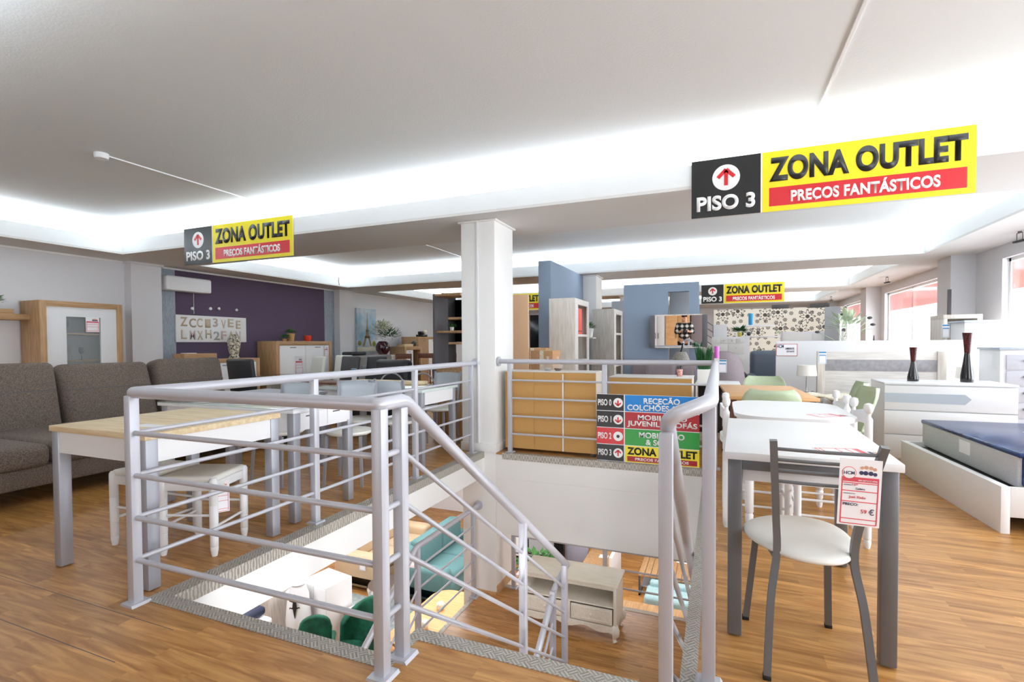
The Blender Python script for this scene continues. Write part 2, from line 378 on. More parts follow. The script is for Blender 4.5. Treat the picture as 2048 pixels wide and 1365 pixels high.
# ---- the landing and lower floor ----
struct('floor_landing',MB().box(-2.55,-.125,3.9,5.45,-1.70,-1.65),'floor')
mb=MB().box(-2.60,-2.55,3.9,5.25,-1.66,-1.647).box(-2.36,-.125,5.45,5.52,-1.66,-1.647).box(-2.6,-1.15,3.86,3.9,-1.70,-1.647)
struct('trim_5',mb,'plate')
struct('floor_lower',MB().box(XL,4.1,YB,YF,-3.4,-3.3),'floor')
struct('wall_lower_right',MB().box(.6,.7,YB,7.0,-3.3,-.33),'wall')
struct('wall_lower_far',MB().box(XL,-4.4,12.0,12.1,-3.3,-.33),'wall')
struct('baseboard_lower',MB().box(-2.36,-2.345,5.25,5.8,-1.65,-1.55).box(-2.80,-2.36,5.235,5.25,-1.65,-1.62),'skirt')
# flights of stairs
def flight(label,x0,x1,y0,z0,dirn,n=9,rise=.1833,going=.255):
    t=thing('staircase',label,'staircase',((x0+x1)/2,y0,z0))
    for i in range(1,n):
        ya=y0+dirn*going*(i-1); yb=y0+dirn*going*i; z=z0-rise*i
        MB().box(x0+.04,x1-.04,min(ya,yb)-.015,max(ya,yb),z-.035,z,bev=.004).build('tread','oakh',t)
    ye=y0+dirn*going*(n-1); ze=z0-rise*n
    for xa in(x0,x1-.035):
        MB().prism([(y0,z0-.02),(y0,z0-.30),(ye,ze-.0),(ye,ze+.22)] if dirn>0 else [(y0,z0-.02),(y0,z0-.30),(ye,ze),(ye,ze+.22)],xa,xa+.035,'x').build('stringer','steell',t)
    return t
flight('grey steel staircase going down to the landing from the diamond plate edge',-1.15,-.14,1.865,0,1)
flight('grey steel staircase going on down from the landing to the lower showroom',-2.5,-1.25,3.85,-1.65,-1)
# ================= RAILINGS =================
def arc(a,b,c,r,n=6):
    a,b,c=Vector(a),Vector(b),Vector(c); u=(a-b).normalized(); v=(c-b).normalized()
    p,q=b+u*r,b+v*r; out=[]
    for i in range(n+1):
        t=i/n; out.append((1-t)**2*p+2*t*(1-t)*b+t*t*q)
    return out
def path(pts,rad):
    out=[Vector(pts[0])]
    for i in range(1,len(pts)-1): out+=arc(pts[i-1],pts[i],pts[i+1],rad if not isinstance(rad,(list,tuple)) else rad[i-1])
    return out+[Vector(pts[-1])]
def post(t,x,y,z0,z1,w=.023,foot=True,d=None):
    MB().box(x-w,x+w,y-w,y+w,z0,z1,bev=.004).build('post','rail',t)
    if foot:
        MB().prism([(x-.048,0),(x+.048,0),(x+.04,.012),(x-.04,.012)],y-.045,y+.045).build('base_plate','rail',t,mtx=Matrix.Translation((0,0,z0)))
BH=(.83,.625,.42,.215)
t=thing('stair_railing','silver metal railing along the left and near side of the stairwell, handrail descending','railing',(-2.61,1.54,0))
MB().tube(path([(-2.61,5.24,1.025),(-2.61,1.54,1.025),(-1.165,1.54,1.025),(-1.165,1.70,1.025),(-1.165,4.02,1.025-2.32*.70)],(.03,.02,.03)),.027,16).build('handrail','rail',t)
MB().cyl((-2.61,5.235,1.025),(-2.61,5.25,1.025),.055,n=20).build('wall_flange','rail',t)
for x,y in((-2.61,1.54),(-2.61,2.72),(-2.61,3.98),(-2.61,5.13)): post(t,x,y,0,1.01)
post(t,-1.165,1.54,0,1.01); post(t,-1.165,1.67,0,1.0)
post(t,-1.165,3.01,-1.0,.10,foot=False); post(t,-1.165,3.95,-1.65,-.57,foot=True)
for z in BH:
    MB().cyl((-2.61,5.13,z),(-2.61,1.54,z),.0115).build('bar','rail',t)
    MB().cyl((-2.61,1.54,z),(-1.165,1.54,z),.0125).build('bar','rail',t)
    MB().cyl((-1.165,1.54,z),(-1.165,1.67,z),.0125).build('bar','rail',t)
    MB().cyl((-1.165,1.67,z),(-1.165,3.95,z-2.28*.70),.0115).build('bar','rail',t)
t=thing('stair_railing','silver metal railing along the far and right side of the stairwell, ending in a bend','railing',(-.05,5.32,0))
MB().tube(path([(-2.34,5.32,1.045),(-.03,5.32,1.045),(-.025,1.86,1.045),(-.165,1.80,.99),(-.16,1.97,.84),(-.16,4.02,.84-2.05*.70)],(.05,.07,.055,.04)),.027,16).build('handrail','rail',t)
MB().cyl((-2.35,5.32,1.045),(-2.335,5.32,1.045),.055,n=20).build('wall_flange','rail',t)
for x,y in((-2.21,5.32),(-1.12,5.32),(-.03,5.32),(-.03,1.94)): post(t,x,y,0,1.02)
post(t,-.165,1.79,0,.94); post(t,-.165,3.95,-1.65,-.56)
for z in BH:
    MB().cyl((-2.21,5.32,z),(-.03,5.32,z),.0115).build('bar','rail',t)
    MB().cyl((-.165,1.79,z-.1),(-.165,3.95,z-.1-2.16*.70),.0115).build('bar','rail',t)
t=thing('landing_railing','silver metal railing along the left side of the lower landing','railing',(-2.6,4.9,-1.65))
MB().tube(path([(-2.58,5.22,-.63),(-2.58,3.93,-.63),(-2.58,1.9,-.63-2.03*.7)],.05),.027,14).build('handrail','rail',t)
MB().cyl((-2.58,5.235,-.63),(-2.58,5.22,-.63),.055,n=20).build('wall_flange','rail',t)
for y in(5.1,3.95): post(t,-2.58,y,-1.65,-.64)
for z in(.82,.62,.42,.22):
    MB().cyl((-2.58,5.1,-1.65+z),(-2.58,3.95,-1.65+z),.0105).build('bar','rail',t)
    MB().cyl((-2.58,3.95,-1.65+z),(-2.58,1.9,-1.65+z-2.05*.7),.0105).build('bar','rail',t)
t=thing('landing_railing','silver metal railing at the far side of the landing behind the white cabinet','railing',(-1.2,5.48,-1.65))
MB().cyl((-2.3,5.48,-.62),(-.13,5.48,-.62),.025).build('handrail','rail',t)
for x in(-2.24,-1.15,-.2): post(t,x,5.48,-1.65,-.63)
for z in(.82,.62,.42,.22): MB().cyl((-2.24,5.48,-1.65+z),(-.2,5.48,-1.65+z),.0105).build('bar','rail',t)
t=thing('stair_railing','silver handrail with bars going down from the landing beside the first flight','railing',(-1.24,3.9,-1.65))
MB().tube(path([(-1.165,4.02,-.60),(-1.20,4.10,-.66),(-1.25,3.95,-.78),(-1.25,1.9,-.78-2.05*.7)],.05),.025,14).build('handrail','rail',t)
post(t,-1.25,3.9,-1.65,-.78)
for z in(.62,.42,.22): MB().cyl((-1.25,3.9,-1.65+z),(-1.25,1.9,-1.65+z-2.0*.7),.0105).build('bar','rail',t)
# ================= HANGING SIGNS =================
def arrow(t,cx,cz,r,y,up=True,m='red',part='arrow'):
    MB().cyl((cx,y,cz),(cx,y-.002,cz),r,n=32).build('disc','swhite',t)
    s=1 if up else -1; a=r*.62; w=r*.14
    mb=MB(); yy=y-.0035
    mb.box(cx-w,cx+w,yy-.001,yy+.001,cz-a,cz+a*.8)
    for sg in(1,-1):
        tip=(cx,cz+s*a); e=(cx+sg*a*.95,cz+s*a*.02); dx,dz=e[0]-tip[0],e[1]-tip[1]; L=math.hypot(dx,dz); nx,nz=-dz/L*w,dx/L*w
        mb.prism([(tip[0]-nx,tip[1]-nz),(tip[0]+nx,tip[1]+nz),(e[0]+nx,e[1]+nz),(e[0]-nx,e[1]-nz)],yy-.001,yy+.001)
    mb.build(part,m,t)
def zona(x0,y,z1,label,w1=.585,w2=1.475,h=.52):
    t=thing('hanging_sign',label,'sign',(x0+w1,y,z1-h)); z0=z1-h; xm=x0+w1; x1=xm+w2
    MB().box(x0,xm-.012,y-.006,y,z0,z1).build('black_panel','blk',t)
    MB().box(xm-.012,xm,y-.005,y,z0,z1).box(x0,x1,y,y+.004,z0,z1).build('backing','swhite',t)
    MB().box(xm,x1,y-.006,y,z0,z1).build('yellow_panel','yel',t)
    MB().box(xm+.055,x1-.055,y-.0075,y-.006,z0+.045,z0+.205).build('red_band','red',t)
    arrow(t,x0+w1/2,z0+h*.66,.115,y-.006)
    text('lettering','PISO 3','swhite',t,x0+.045,xm-.055,z0+.055,z0+.19,y-.0085,bold=.04)
    text('lettering','ZONA OUTLET','blk',t,xm+.055,x1-.05,z0+.255,z1-.055,y-.0085,bold=.05)
    text('lettering','PREÇOS FANTÁSTICOS','swhite',t,xm+.22,x1-.22,z0+.048,z0+.19,y-.0095,bold=.04)
zona(-.235,4.965,2.91,'large yellow and black ZONA OUTLET sign at the right, nearest to the camera')
zona(-7.13,4.965,2.92,'yellow and black ZONA OUTLET sign hanging at the left in front of the purple wall')
zona(-.45,15.165,2.85,'small distant ZONA OUTLET sign between the blue panel and the windows')
zona(-7.3,15.165,2.85,'distant ZONA OUTLET sign half hidden behind the white pillar and the fibreboard sheet')
# floor directory
t=thing('floor_directory','directory board of four floors with red arrows fixed to the far stair railing','sign',(-.68,5.28,0))
x0,x1,xm,y=-1.195,-.171,-.905,5.285
MB().box(x0,x1,y,y+.004,.005,.71).build('backing','swhite',t)
rows=[('PISO 0','blk','sblue','RECEÇÃO\nCOLCHÕES & BEBÉ',False),('PISO 1','blk','dred','MOBILIÁRIO\nJUVENIL & SOFÁS',False),('PISO 2','red','sgreen','MOBILIÁRIO\n& SOFÁS',None),('PISO 3','blk','yel','ZONA OUTLET',True)]
hh=.705/4
for i,(a,ca,cb,tx,up) in enumerate(rows):
    z1=.71-hh*i-.003; z0=z1-hh+.008
    MB().box(x0,xm-.006,y-.003,y,z0,z1).build('floor_panel',ca,t)
    MB().box(xm+.006,x1,y-.003,y,z0,z1).build('department_panel',cb,t)
    text('lettering',a,'swhite',t,x0+.012,x0+.155,z0+.05,z1-.05,y-.004,bold=.03)
    cx,cz=x0+.225,(z0+z1)/2
    if up is None:
        MB().cyl((cx,y-.003,cz),(cx,y-.005,cz),.05,n=28).build('disc','swhite',t); MB().cyl((cx,y-.005,cz),(cx,y-.0065,cz),.017,n=20).build('dot','blk',t)
    else: arrow(t,cx,cz,.05,y-.003,up)
    xa,xb=xm+.03,x1-.02
    if i<3: text('lettering',tx,'swhite',t,xa+(.0 if i<2 else .12),xb-(.0 if i<2 else .12),z0+.012,z1-.012,y-.004,bold=.03)
    else:
        text('lettering',tx,'blk',t,xa,xb,z0+.078,z1-.012,y-.004,bold=.04)
        MB().box(xa,xb,y-.0045,y-.003,z0+.01,z0+.062).build('red_band','dred',t)
        text('lettering','PREÇOS FANTÁSTICOS','swhite',t,xa+.08,xb-.08,z0+.015,z0+.057,y-.0055,bold=.03)
# ================= FOREGROUND FURNITURE =================
def sq(mb,pts,r): return mb.tube(pts,r*1.414,4,ph=PI/4)
def table(name,label,cat,x0,x1,y0,y1,h,top,leg,apron,th=.03,lw=.06,ap=.1,inset=.02,group=None,capron=None):
    t=thing(name,label,cat,((x0+x1)/2,(y0+y1)/2,0),group=group)
    MB().box(x0,x1,y0,y1,h-th,h,bev=.003).build('tabletop',top,t)
    i=inset
    for sx in(x0+i,x1-i-lw):
        for sy in(y0+i,y1-i-lw): MB().box(sx,sx+lw,sy,sy+lw,.004,h-th,bev=.004).build('leg',leg,t)
    a0,a1,b0,b1=x0+i+lw,x1-i-lw,y0+i+lw,y1-i-lw; z0,z1=h-th-ap,h-th
    MB().box(a0,a1,y0+i+.006,y0+i+.026,z0,z1).box(a0,a1,y1-i-.026,y1-i-.006,z0,z1).box(x0+i+.006,x0+i+.026,b0,b1,z0,z1).box(x1-i-.026,x1-i-.006,b0,b1,z0,z1).build('apron',apron,t)
    return t
def price_tag(label,w=.1,h=.2,loc=(0,0,0),rot=(0,0,0),full=False,blue=False,group=None,cat='price tag'):
    t=bpy.data.objects.new('price_tag',None); COL.objects.link(t); tag(t,label,cat,group); t.location=(0,0,0)
    c='tagblue' if blue else 'tagred'
    MB().box(-w/2,w/2,-.0006,.0006,0,h).build('sheet','paper',t)
    mb=MB(); e=w*.03; y0,y1=-.0012,-.0006
    zs=[.03,.10,.36,.52,.64] if not blue else [.06,.62]
    for z in zs: mb.box(-w*.42,w*.42,y0,y1,h*z-e*.4,h*z+e*.4)
    mb.box(-w*.44,-w*.41,y0,y1,h*.03,h*.66).box(w*.41,w*.44,y0,y1,h*.03,h*.66).box(-w*.44,w*.44,y0,y1,h*.66,h*.73)
    if blue: mb.box(-w*.47,w*.47,y0,y1,h*.86,h*.97)
    mb.build('printed_lines',c,t)
    if not blue:
        mb=MB()
        for x,r,z in((.02,.055,.80),(.12,.06,.80),(.24,.06,.80),(.34,.05,.79)): mb.cyl((w*x,-.0012,h*z),(w*x,-.0006,h*z),w*r,n=12)
        mb.build('printed_photo','ink',t); mb=MB()
        for x,r,z in((.03,.045,.875),(.13,.05,.885),(.24,.05,.88),(.33,.045,.865)): mb.cyl((w*x,-.0016,h*z),(w*x,-.0012,h*z),w*r,n=10)
        mb.build('printed_faces','tan',t)
    if full:
        MB().cyl((-w*.27,-.0012,h*.79),(-w*.27,-.0008,h*.79),w*.17,n=24).build('logo_ring','tagred',t)
        MB().cyl((-w*.27,-.0016,h*.79),(-w*.27,-.0012,h*.79),w*.155,n=24).build('logo_disc','paper',t)
        f=lambda s,m,a,b,c_,d,bo=.01: text('lettering',s,m,t,w*a,w*b,h*c_,h*d,-.002,depth=.0006,bold=bo)
        f('HCM','ink',-.40,-.14,.765,.815,.02); f('HIPER CENTRO DO MÓVEL','paper',-.05,.40,.675,.70,.02)
        f('CÓDIGO:','ink',-.38,-.2,.60,.62); f('169','tagred',-.18,-.05,.60,.63); f('Cadeira','ink',-.1,.12,.545,.575)
        f('REFERÊNCIA:','ink',-.38,-.1,.475,.49); f('José Xixão','tagred',-.25,.15,.40,.45); f('PREÇO:','ink',-.38,-.02,.29,.34,.02)
        f('59','tagred',.05,.19,.195,.255,.005); f('€','ink',.24,.36,.18,.27)
    t.location=loc; t.rotation_euler=rot; return t
# --- left: oak topped table at the railing ---
t=table('dining_table','oak topped dining table with white apron and grey legs, nearest to the brown sofa','table',-3.49,-2.655,1.625,2.47,.803,'oakt','steell','white',th=.032,lw=.062,ap=.12,inset=.008)
bx('price_card','paper',None,-3.02,-2.84,1.78,1.86,.8035,.8045,bev=0); tag(bpy.context.scene.objects['price_card'],'white price card with blue edge lying on the oak table top','price card')
# --- white glass topped table with drawers ---
t=table('dining_table','white table with pale glass top and two drawers behind the oak topped table','table',-4.12,-2.70,2.62,3.27,.795,'white','steell','white',th=.022,lw=.06,ap=.13,inset=.02)
MB().box(-4.12,-2.70,2.62,3.27,.7952,.803,bev=.002).build('glass_top','glasst',t)
for a in(2.70,2.97):
    d=MB().box(-2.728,-2.716,a,a+.24,.655,.765,bev=.002).build('drawer_front','white',t)
    MB().box(-2.716,-2.708,a+.05,a+.12,.738,.746,bev=.001).build('drawer_handle','dgrey',d)
# --- far glass table with folded beech leaf ---
t=table('dining_table','white glass topped table with a pale wood leaf, next to the white pillar','table',-4.05,-2.72,4.28,5.02,.79,'glasst','steell','white',th=.03,lw=.06,ap=.13,inset=.02)
MB().box(-4.05,-3.10,4.80,5.0,.791,.825,bev=.004).build('folding_leaf','oakt',t)
t=table('dining_table','small grey topped table among the grey chairs behind the railing','table',-4.6,-3.75,3.65,4.1,.77,'steell','steell','white',th=.03,lw=.05,ap=.08)
# --- white turned stools ---
def stool(label,x,y,rz):
    t=thing('stool',label,'stool',group=None); s=.155
    for sx in(-1,1):
        for sy in(-1,1):
            MB().lathe([(.015,.0),(.0215,.035),(.022,.055),(.0205,.057),(.0225,.060),(.023,.13),(.0215,.133),(.0235,.136),(.0235,.143),(.0215,.146),(.024,.149),(.0245,.30),(.0225,.303),(.0245,.306),(.0245,.45),(.016,.465)],(sx*s,sy*s,0),14).build('leg','white',t)
    MB().box(-s,s,-s-.012,-s+.012,.39,.44).box(-s,s,s-.012,s+.012,.39,.44).box(-s-.012,-s+.012,-s,s,.39,.44).box(s-.012,s+.012,-s,s,.39,.44).build('seat_frame','white',t)
    MB().box(-s-.01,s+.01,-s-.01,s+.01,.435,.475,bev=.018,seg=3).build('seat_pad','seat',t)
    for z,a in((.24,0),(.17,1)):
        for sg in(-1,1):
            MB().cyl((-s,sg*s,z),(s,sg*s,z),.008).build('stretcher','white',t) if a==0 else MB().cyl((sg*s,-s,z),(sg*s,s,z),.008).build('stretcher','white',t)
    t.location=(x,y,0); t.rotation_euler=(0,0,rz); return t
stool('white turned wood stool with a red price tag, under the oak topped table',-2.96,2.16,R(20))
stool('white turned wood stool without a tag, left one under the oak topped table',-3.36,2.12,R(4))
price_tag('red and white price tag hanging on the white stool',.1,.19,(-2.795,2.135,.235),(0,0,R(58)),)
# --- sofa ---
t=thing('sofa','long brown woven fabric sofa with high tilted backrests against the left side','sofa',(-5.8,3,0))
MB().box(-6.75,-5.0,.2,5.0,.13,.30,bev=.03).build('base','sofa',t)
def cushion(nm,x0,x1,y0,y1,z0,z1,b=.06,mt=None,parent=None,m='sofa'):
    return MB().box(x0,x1,y0,y1,z0,z1,bev=b,seg=4,m=mt).build(nm,m,parent)
for a,b in((.3,1.35),(1.36,2.33),(2.34,3.3),(3.31,4.28)): cushion('seat_cushion',-6.2,-4.96,a,b,.285,.47,parent=t)
for a,b,tl in((.3,1.9,14),(1.93,2.98,12),(3.02,3.93,19),(3.97,4.83,12)):
    P0=Vector((-6.1,0,.42)); mt=Matrix.Translation(P0)@Matrix.Rotation(R(-tl),4,'Y')@Matrix.Translation(-P0)
    c=cushion('backrest',-6.36,-6.1,a,b,.40,1.115,b=.07,mt=mt,parent=t)
    MB().box(-6.103,-6.096,a+.03,b-.03,.815,.822,m=mt).build('seam','dgrey',c)
cushion('armrest',-6.6,-5.05,4.3,5.0,.30,.62,b=.09,parent=t)
cushion('armrest',-5.9,-4.93,1.3,1.62,.30,.56,b=.07,parent=t)
for x,y in((-5.1,1.0),(-5.1,2.9),(-5.1,4.8),(-6.6,4.8)): MB().cyl((x,y,0),(x,y,.13),.03).build('foot','black',t)
# --- grey framed chairs with round cream seats ---
def cafe_chair():
    t=thing('cafe_chair','x','chair')
    for sx in(-1,1):
        sq(MB(),[(sx*.17,-.19,0),(sx*.165,-.165,.25),(sx*.165,-.16,.45),(sx*.175,-.20,.70),(sx*.18,-.235,.90)],.011).build('back_leg','steell',t)
        sq(MB(),[(sx*.17,.18,0),(sx*.15,.15,.44)],.011).build('front_leg','steell',t)
    MB().lathe([(.13,.44),(.19,.445),(.205,.46),(.20,.475),(.15,.485),(.01,.487)],(0,0,0),28,1,1.02).build('seat','seat',t)
    MB().cyl((-.16,0,.435),(.16,0,.435),.009).cyl((0,-.16,.435),(0,.16,.435),.009).build('seat_support','steell',t)
    mb=MB(); mb.grid(lambda u,v:(-.175+.35*u,-.225+.0-(.03*math.sin(PI*u))+.05*(1-v)*.5,.66+.22*v+.012*math.sin(PI*u)),10,3); mb.build('back_panel','lgrey',t,solid=.012)
    return t
cc=cafe_chair(); G='grey chairs with round cream seats around the glass tables'
first=True
for x,y,rz,lb in((-3.10,3.66,R(200),'grey chair with round cream seat, nearest behind the two drawer glass table'),
    (-3.48,4.28,R(30),'grey chair with round cream seat at the far side of the small grey table'),
    (-3.70,3.44,R(184),'grey chair with round cream seat tucked behind the left half of the drawer glass table'),
    (-3.17,5.36,R(180),'grey chair with round cream seat beside the foot of the white pillar'),
    (-3.05,4.33,R(8),'grey chair with round cream seat in front of the far glass table')):
    if first: cc['label']=lb; cc['group']=G; cc.location=(x,y,0); cc.rotation_euler=(0,0,rz); first=False
    else: dup(cc,(x,y,0),rz,lb,G)
cc['category']='chair'
# ---- right: white topped table with grey metal legs ----
x0,x1,y0,y1,h=.04,.664,2.288,3.312,.79
t=thing('dining_table','white topped table with wide grey metal legs at the right front','table',(.35,2.8,0),R(-1.7))
q=Matrix.Translation(Vector((.35,2.8,0)))
def lb(mb): return mb
def T4(nm,m,*a,bev=.003): 
    o=MB().box(*a,bev=bev).build(nm,m,t,world=False); return o
T4('tabletop','white',-.31,.31,-.513,.513,h-.032,h)
for sx in(-1,1):
    for sy in(-1,1): T4('leg','steel',*(sorted((sx*.297,sx*.241))),*(sorted((sy*.50,sy*.444))),.005,h-.032,bev=.006)
for a in((-.241,.241,-.497,-.477),(-.241,.241,.477,.497)): T4('apron','steel',*a,h-.075,h-.032)
for a in((-.294,-.274,-.444,.444),(.274,.294,-.444,.444)): T4('apron','steel',*a,h-.075,h-.032)
T4('drawer_box','white',-.241,.241,-.474,.40,h-.125,h-.035)
# price sheet lying on the table
pt=price_tag('red and white price sheet lying on the white table top, right front corner',.14,.24,(.39,2.44,h+.001),(R(-90),0,R(-78)))
# front chair
t=thing('dining_chair','grey metal chair with white seat, slatted back and big price tag at front right','chair',(.33,2.3,0))
Lp=[(.170,2.060,0),(.185,2.10,.28),(.207,2.135,.45),(.203,2.13,.60),(.190,2.095,.885)]
Rp=[(.513,2.085,0),(.487,2.13,.28),(.462,2.165,.45),(.482,2.15,.62),(.532,2.085,.885)]
def smooth(p,n=5):
    p=[Vector(v) for v in p]; out=[]
    for i in range(len(p)-1):
        a=p[max(i-1,0)];b=p[i];c=p[i+1];d=p[min(i+2,len(p)-1)]
        for k in range(n):
            s=k/n; out.append(.5*((2*b)+(c-a)*s+(2*a-5*b+4*c-d)*s*s+(3*b-a-3*c+d)*s**3))
    return out+[p[-1]]
for pp in(Lp,Rp):
    l=sq(MB(),smooth(pp),.0125).build('back_leg','steel',t)
    f=Vector(pp[0]); MB().box(f.x-.014,f.x+.014,f.y-.014,f.y+.014,0,.016,bev=.002).build('foot_cap','black',l)
for a,b in(((.117,2.478,0),(.16,2.45,.44)),((.448,2.537,0),(.435,2.50,.44))):
    l=sq(MB(),[a,b],.0125).build('front_leg','steel',t); MB().box(a[0]-.014,a[0]+.014,a[1]-.014,a[1]+.014,0,.016,bev=.002).build('foot_cap','black',l)
for z,s in((.853,.0),(.812,.012),(.772,.018),(.729,.018)):
    k=(z-.6)/.285; a=Vector((.203-.013*k,2.13-.035*k,z)); b=Vector((.482+.05*k,2.15-.065*k,z))
    mb=MB(); mb.tube([a.lerp(b,u/8)+Vector((0,-.012*math.sin(PI*u/8),0)) for u in range(9)],.0065,8); mb.build('back_slat','steel',t)
MB().cyl((.205,2.15,.43),(.16,2.45,.43),.012,n=6).cyl((.46,2.17,.43),(.435,2.5,.43),.012,n=6).cyl((.17,2.42,.425),(.44,2.42,.425),.010,n=6).build('seat_rail','steel',t)
out=[(.090,2.33),(.105,2.42),(.17,2.51),(.25,2.565),(.34,2.58),(.42,2.56),(.47,2.50),(.495,2.42),(.50,2.33),(.485,2.24),(.455,2.15),(.41,2.09),(.34,2.07),(.27,2.08),(.20,2.13),(.135,2.21)]
cx,cy=.30,2.33; mb=MB(); rings=[]
for s,z in((.90,.437),(.99,.445),(1.0,.456),(.97,.468),(.85,.475),(.5,.478),(.02,.478)):
    rings.append([mb.b.verts.new((cx+(x-cx)*s,cy+(y-cy)*s,z)) for x,y in out])
for A,B in zip(rings,rings[1:]):
    for j in range(16): mb.b.faces.new((A[j],A[(j+1)%16],B[(j+1)%16],B[j]))
mb.b.faces.new(rings[0][::-1]); mb.b.faces.new(rings[-1]); mb.build('seat','seat',t,sub=2)
price_tag('large red and white 59 euro price tag hanging on the grey metal chair',.128,.235,(.452,2.074,.605),(R(1),R(2),R(5)),full=True)
# ---- white extension table with turned legs and chairs ----
t=thing('dining_table','white oval ended wooden table with turned legs between the white chairs','table',(.45,3.95,0))
def roundrect(x0,x1,y0,y1,r,n=8):
    o=[]
    for cx,cy,a in((x1-r,y1-r,0),(x0+r,y1-r,90),(x0+r,y0+r,180),(x1-r,y0+r,270)):
        for k in range(n+1): an=R(a+90*k/n); o.append((cx+r*math.cos(an),cy+r*math.sin(an)))
    return o
MB().prism(roundrect(.10,.80,3.50,4.50,.22),.755,.78,'z').build('tabletop','white',t)
MB().prism(roundrect(.14,.76,3.54,4.46,.2),.665,.755,'z').build('apron','white',t)
LEG=[(.016,0),(.022,.03),(.020,.05),(.016,.055),(.024,.07),(.026,.12),(.02,.13),(.026,.14),(.027,.35),(.02,.36),(.027,.37),(.028,.55),(.022,.56),(.03,.58),(.03,.67)]
for x,y in((.19,3.62),(.71,3.62),(.19,4.38),(.71,4.38)): MB().lathe(LEG,(x,y,0),16).build('leg','white',t)
price_tag('red and white price sheet lying on the white oval ended table',.14,.24,(.55,3.66,.7805),(R(-90),0,R(-60)))
def turned_chair():
    t=thing('wooden_chair','x','chair')
    for sx in(-1,1):
        MB().lathe([(.014,0),(.02,.03),(.02,.05),(.016,.055),(.021,.06),(.021,.44),(.015,.45),(.021,.46),(.021,.60),(.015,.61),(.022,.63),(.022,.78),(.012,.80),(.011,.815),(.021,.825),(.027,.85),(.022,.872),(.004,.88)],(sx*.18,-.19,0),14).build('back_leg','white',t)
        MB().lathe([(.014,0),(.02,.03),(.02,.05),(.016,.055),(.021,.06),(.021,.44)],(sx*.18,.18,0),14).build('front_leg','white',t)
        for z in(.16,.26): MB().cyl((sx*.18,-.19,z),(sx*.18,.18,z),.008).build('stretcher','white',t)
    for z in(.2,.3): MB().cyl((-.18,.18,z),(.18,.18,z),.008).build('stretcher','white',t)
    for z0,z1,cv in((.72,.79,.03),(.56,.60,.01)):
        mb=MB(); N=12
        for k in range(N+1):
            u=k/N; x=-.18+.36*u; y=-.19-.03*math.sin(PI*u); c=cv*math.sin(PI*u)
            a=[mb.b.verts.new((x,y+dy,zz)) for dy,zz in((-.009,z0+c*.4),(.009,z0+c*.4),(.009,z1+c),(-.009,z1+c))]
            if k:
                for j in range(4): mb.b.faces.new((p[j],p[(j+1)%4],a[(j+1)%4],a[j]))
            else: mb.b.faces.new(a)
            p=a
        mb.b.faces.new(p[::-1]); mb.build('back_rail','white',t)
    MB().box(-.2,.2,-.2,.2,.43,.465,bev=.014,seg=3).build('seat','seat',t)
    return t
tc=turned_chair(); G='white turned wooden chairs round the oval ended table'
for i,(x,y,rz,lb) in enumerate(((.645,3.78,R(90),'white turned wooden chair with ball finials at the right side of the oval table'),
    (.645,4.33,R(90),'white turned wooden chair, farther of the two right of the oval table'),
    (.24,3.86,R(-90),'white turned wooden chair with ball finials left of the oval table by the railing post'))):
    if i==0: tc.location=(x,y,0); tc.rotation_euler=(0,0,rz); tc['label']=lb; tc['group']=G
    else: dup(tc,(x,y,0),rz,lb,G)
# ---- beech table and sage shell chairs ----
t=thing('dining_table','orange beech veneer table surrounded by pale green shell chairs','table',(.41,5.6,0),R(3))
MB().box(-.36,.36,-.66,.66,.735,.765,bev=.004).build('tabletop','beech',t,world=False)
MB().box(-.33,.33,-.62,.62,.69,.735).build('apron','beech',t,world=False)
for sx in(-1,1):
    for sy in(-1,1): MB().box(*sorted((sx*.34,sx*.29)),*sorted((sy*.63,sy*.58)),.0,.735,bev=.004).build('leg','walnut',t,world=False)
def shell():
    t=thing('shell_chair','x','chair')
    mb=MB()
    def f(u,v):
        # v 0..1 seat front -> back top ; u 0..1 across
        a=(u-.5)*2; w=.235-.02*(v<.1)
        if v<.5: y=.22-.80*v*.5/.5*1.0; y=.22-.40*(v/.5); z=.44-.03*math.sin(PI*v/.5)
        else: k=(v-.5)/.5; y=-.18-.10*k-.04*math.sin(PI*k/2); z=.44+.40*k
        w=.23 if v<.85 else .23*math.sqrt(max(.02,1-((v-.85)/.16)**2*.55))
        z+=.05*abs(a)**3*(1 if v<.5 else .2); y+=(.07*abs(a)**2.5 if v>.5 else 0)
        return (a*w,y,z)
    mb.grid(f,14,20); mb.build('shell','sage',t,solid=.008)
    for sx in(-1,1):
        for sy in(-1,1): MB().cyl((sx*.08,sy*.08,.41),(sx*.2,sy*.2,0),.014,.009).build('leg','beech',t)
    return t
sc=shell(); G='pale green shell chairs around the beech table'
for i,(x,y,rz,lb) in enumerate(((.42,5.05,0,'pale green shell chair at the near end of the beech table'),(.50,6.42,R(180),'pale green shell chair at the far end of the beech table'),
    (.98,5.30,R(95),'pale green shell chair at the right side of the beech table, nearer one'),(1.05,5.95,R(88),'pale green shell chair at the right side of the beech table, farther one'))):
    if i==0: sc.location=(x,y,0); sc.rotation_euler=(0,0,rz); sc['label']=lb; sc['group']=G
    else: dup(sc,(x,y,0),rz,lb,G)
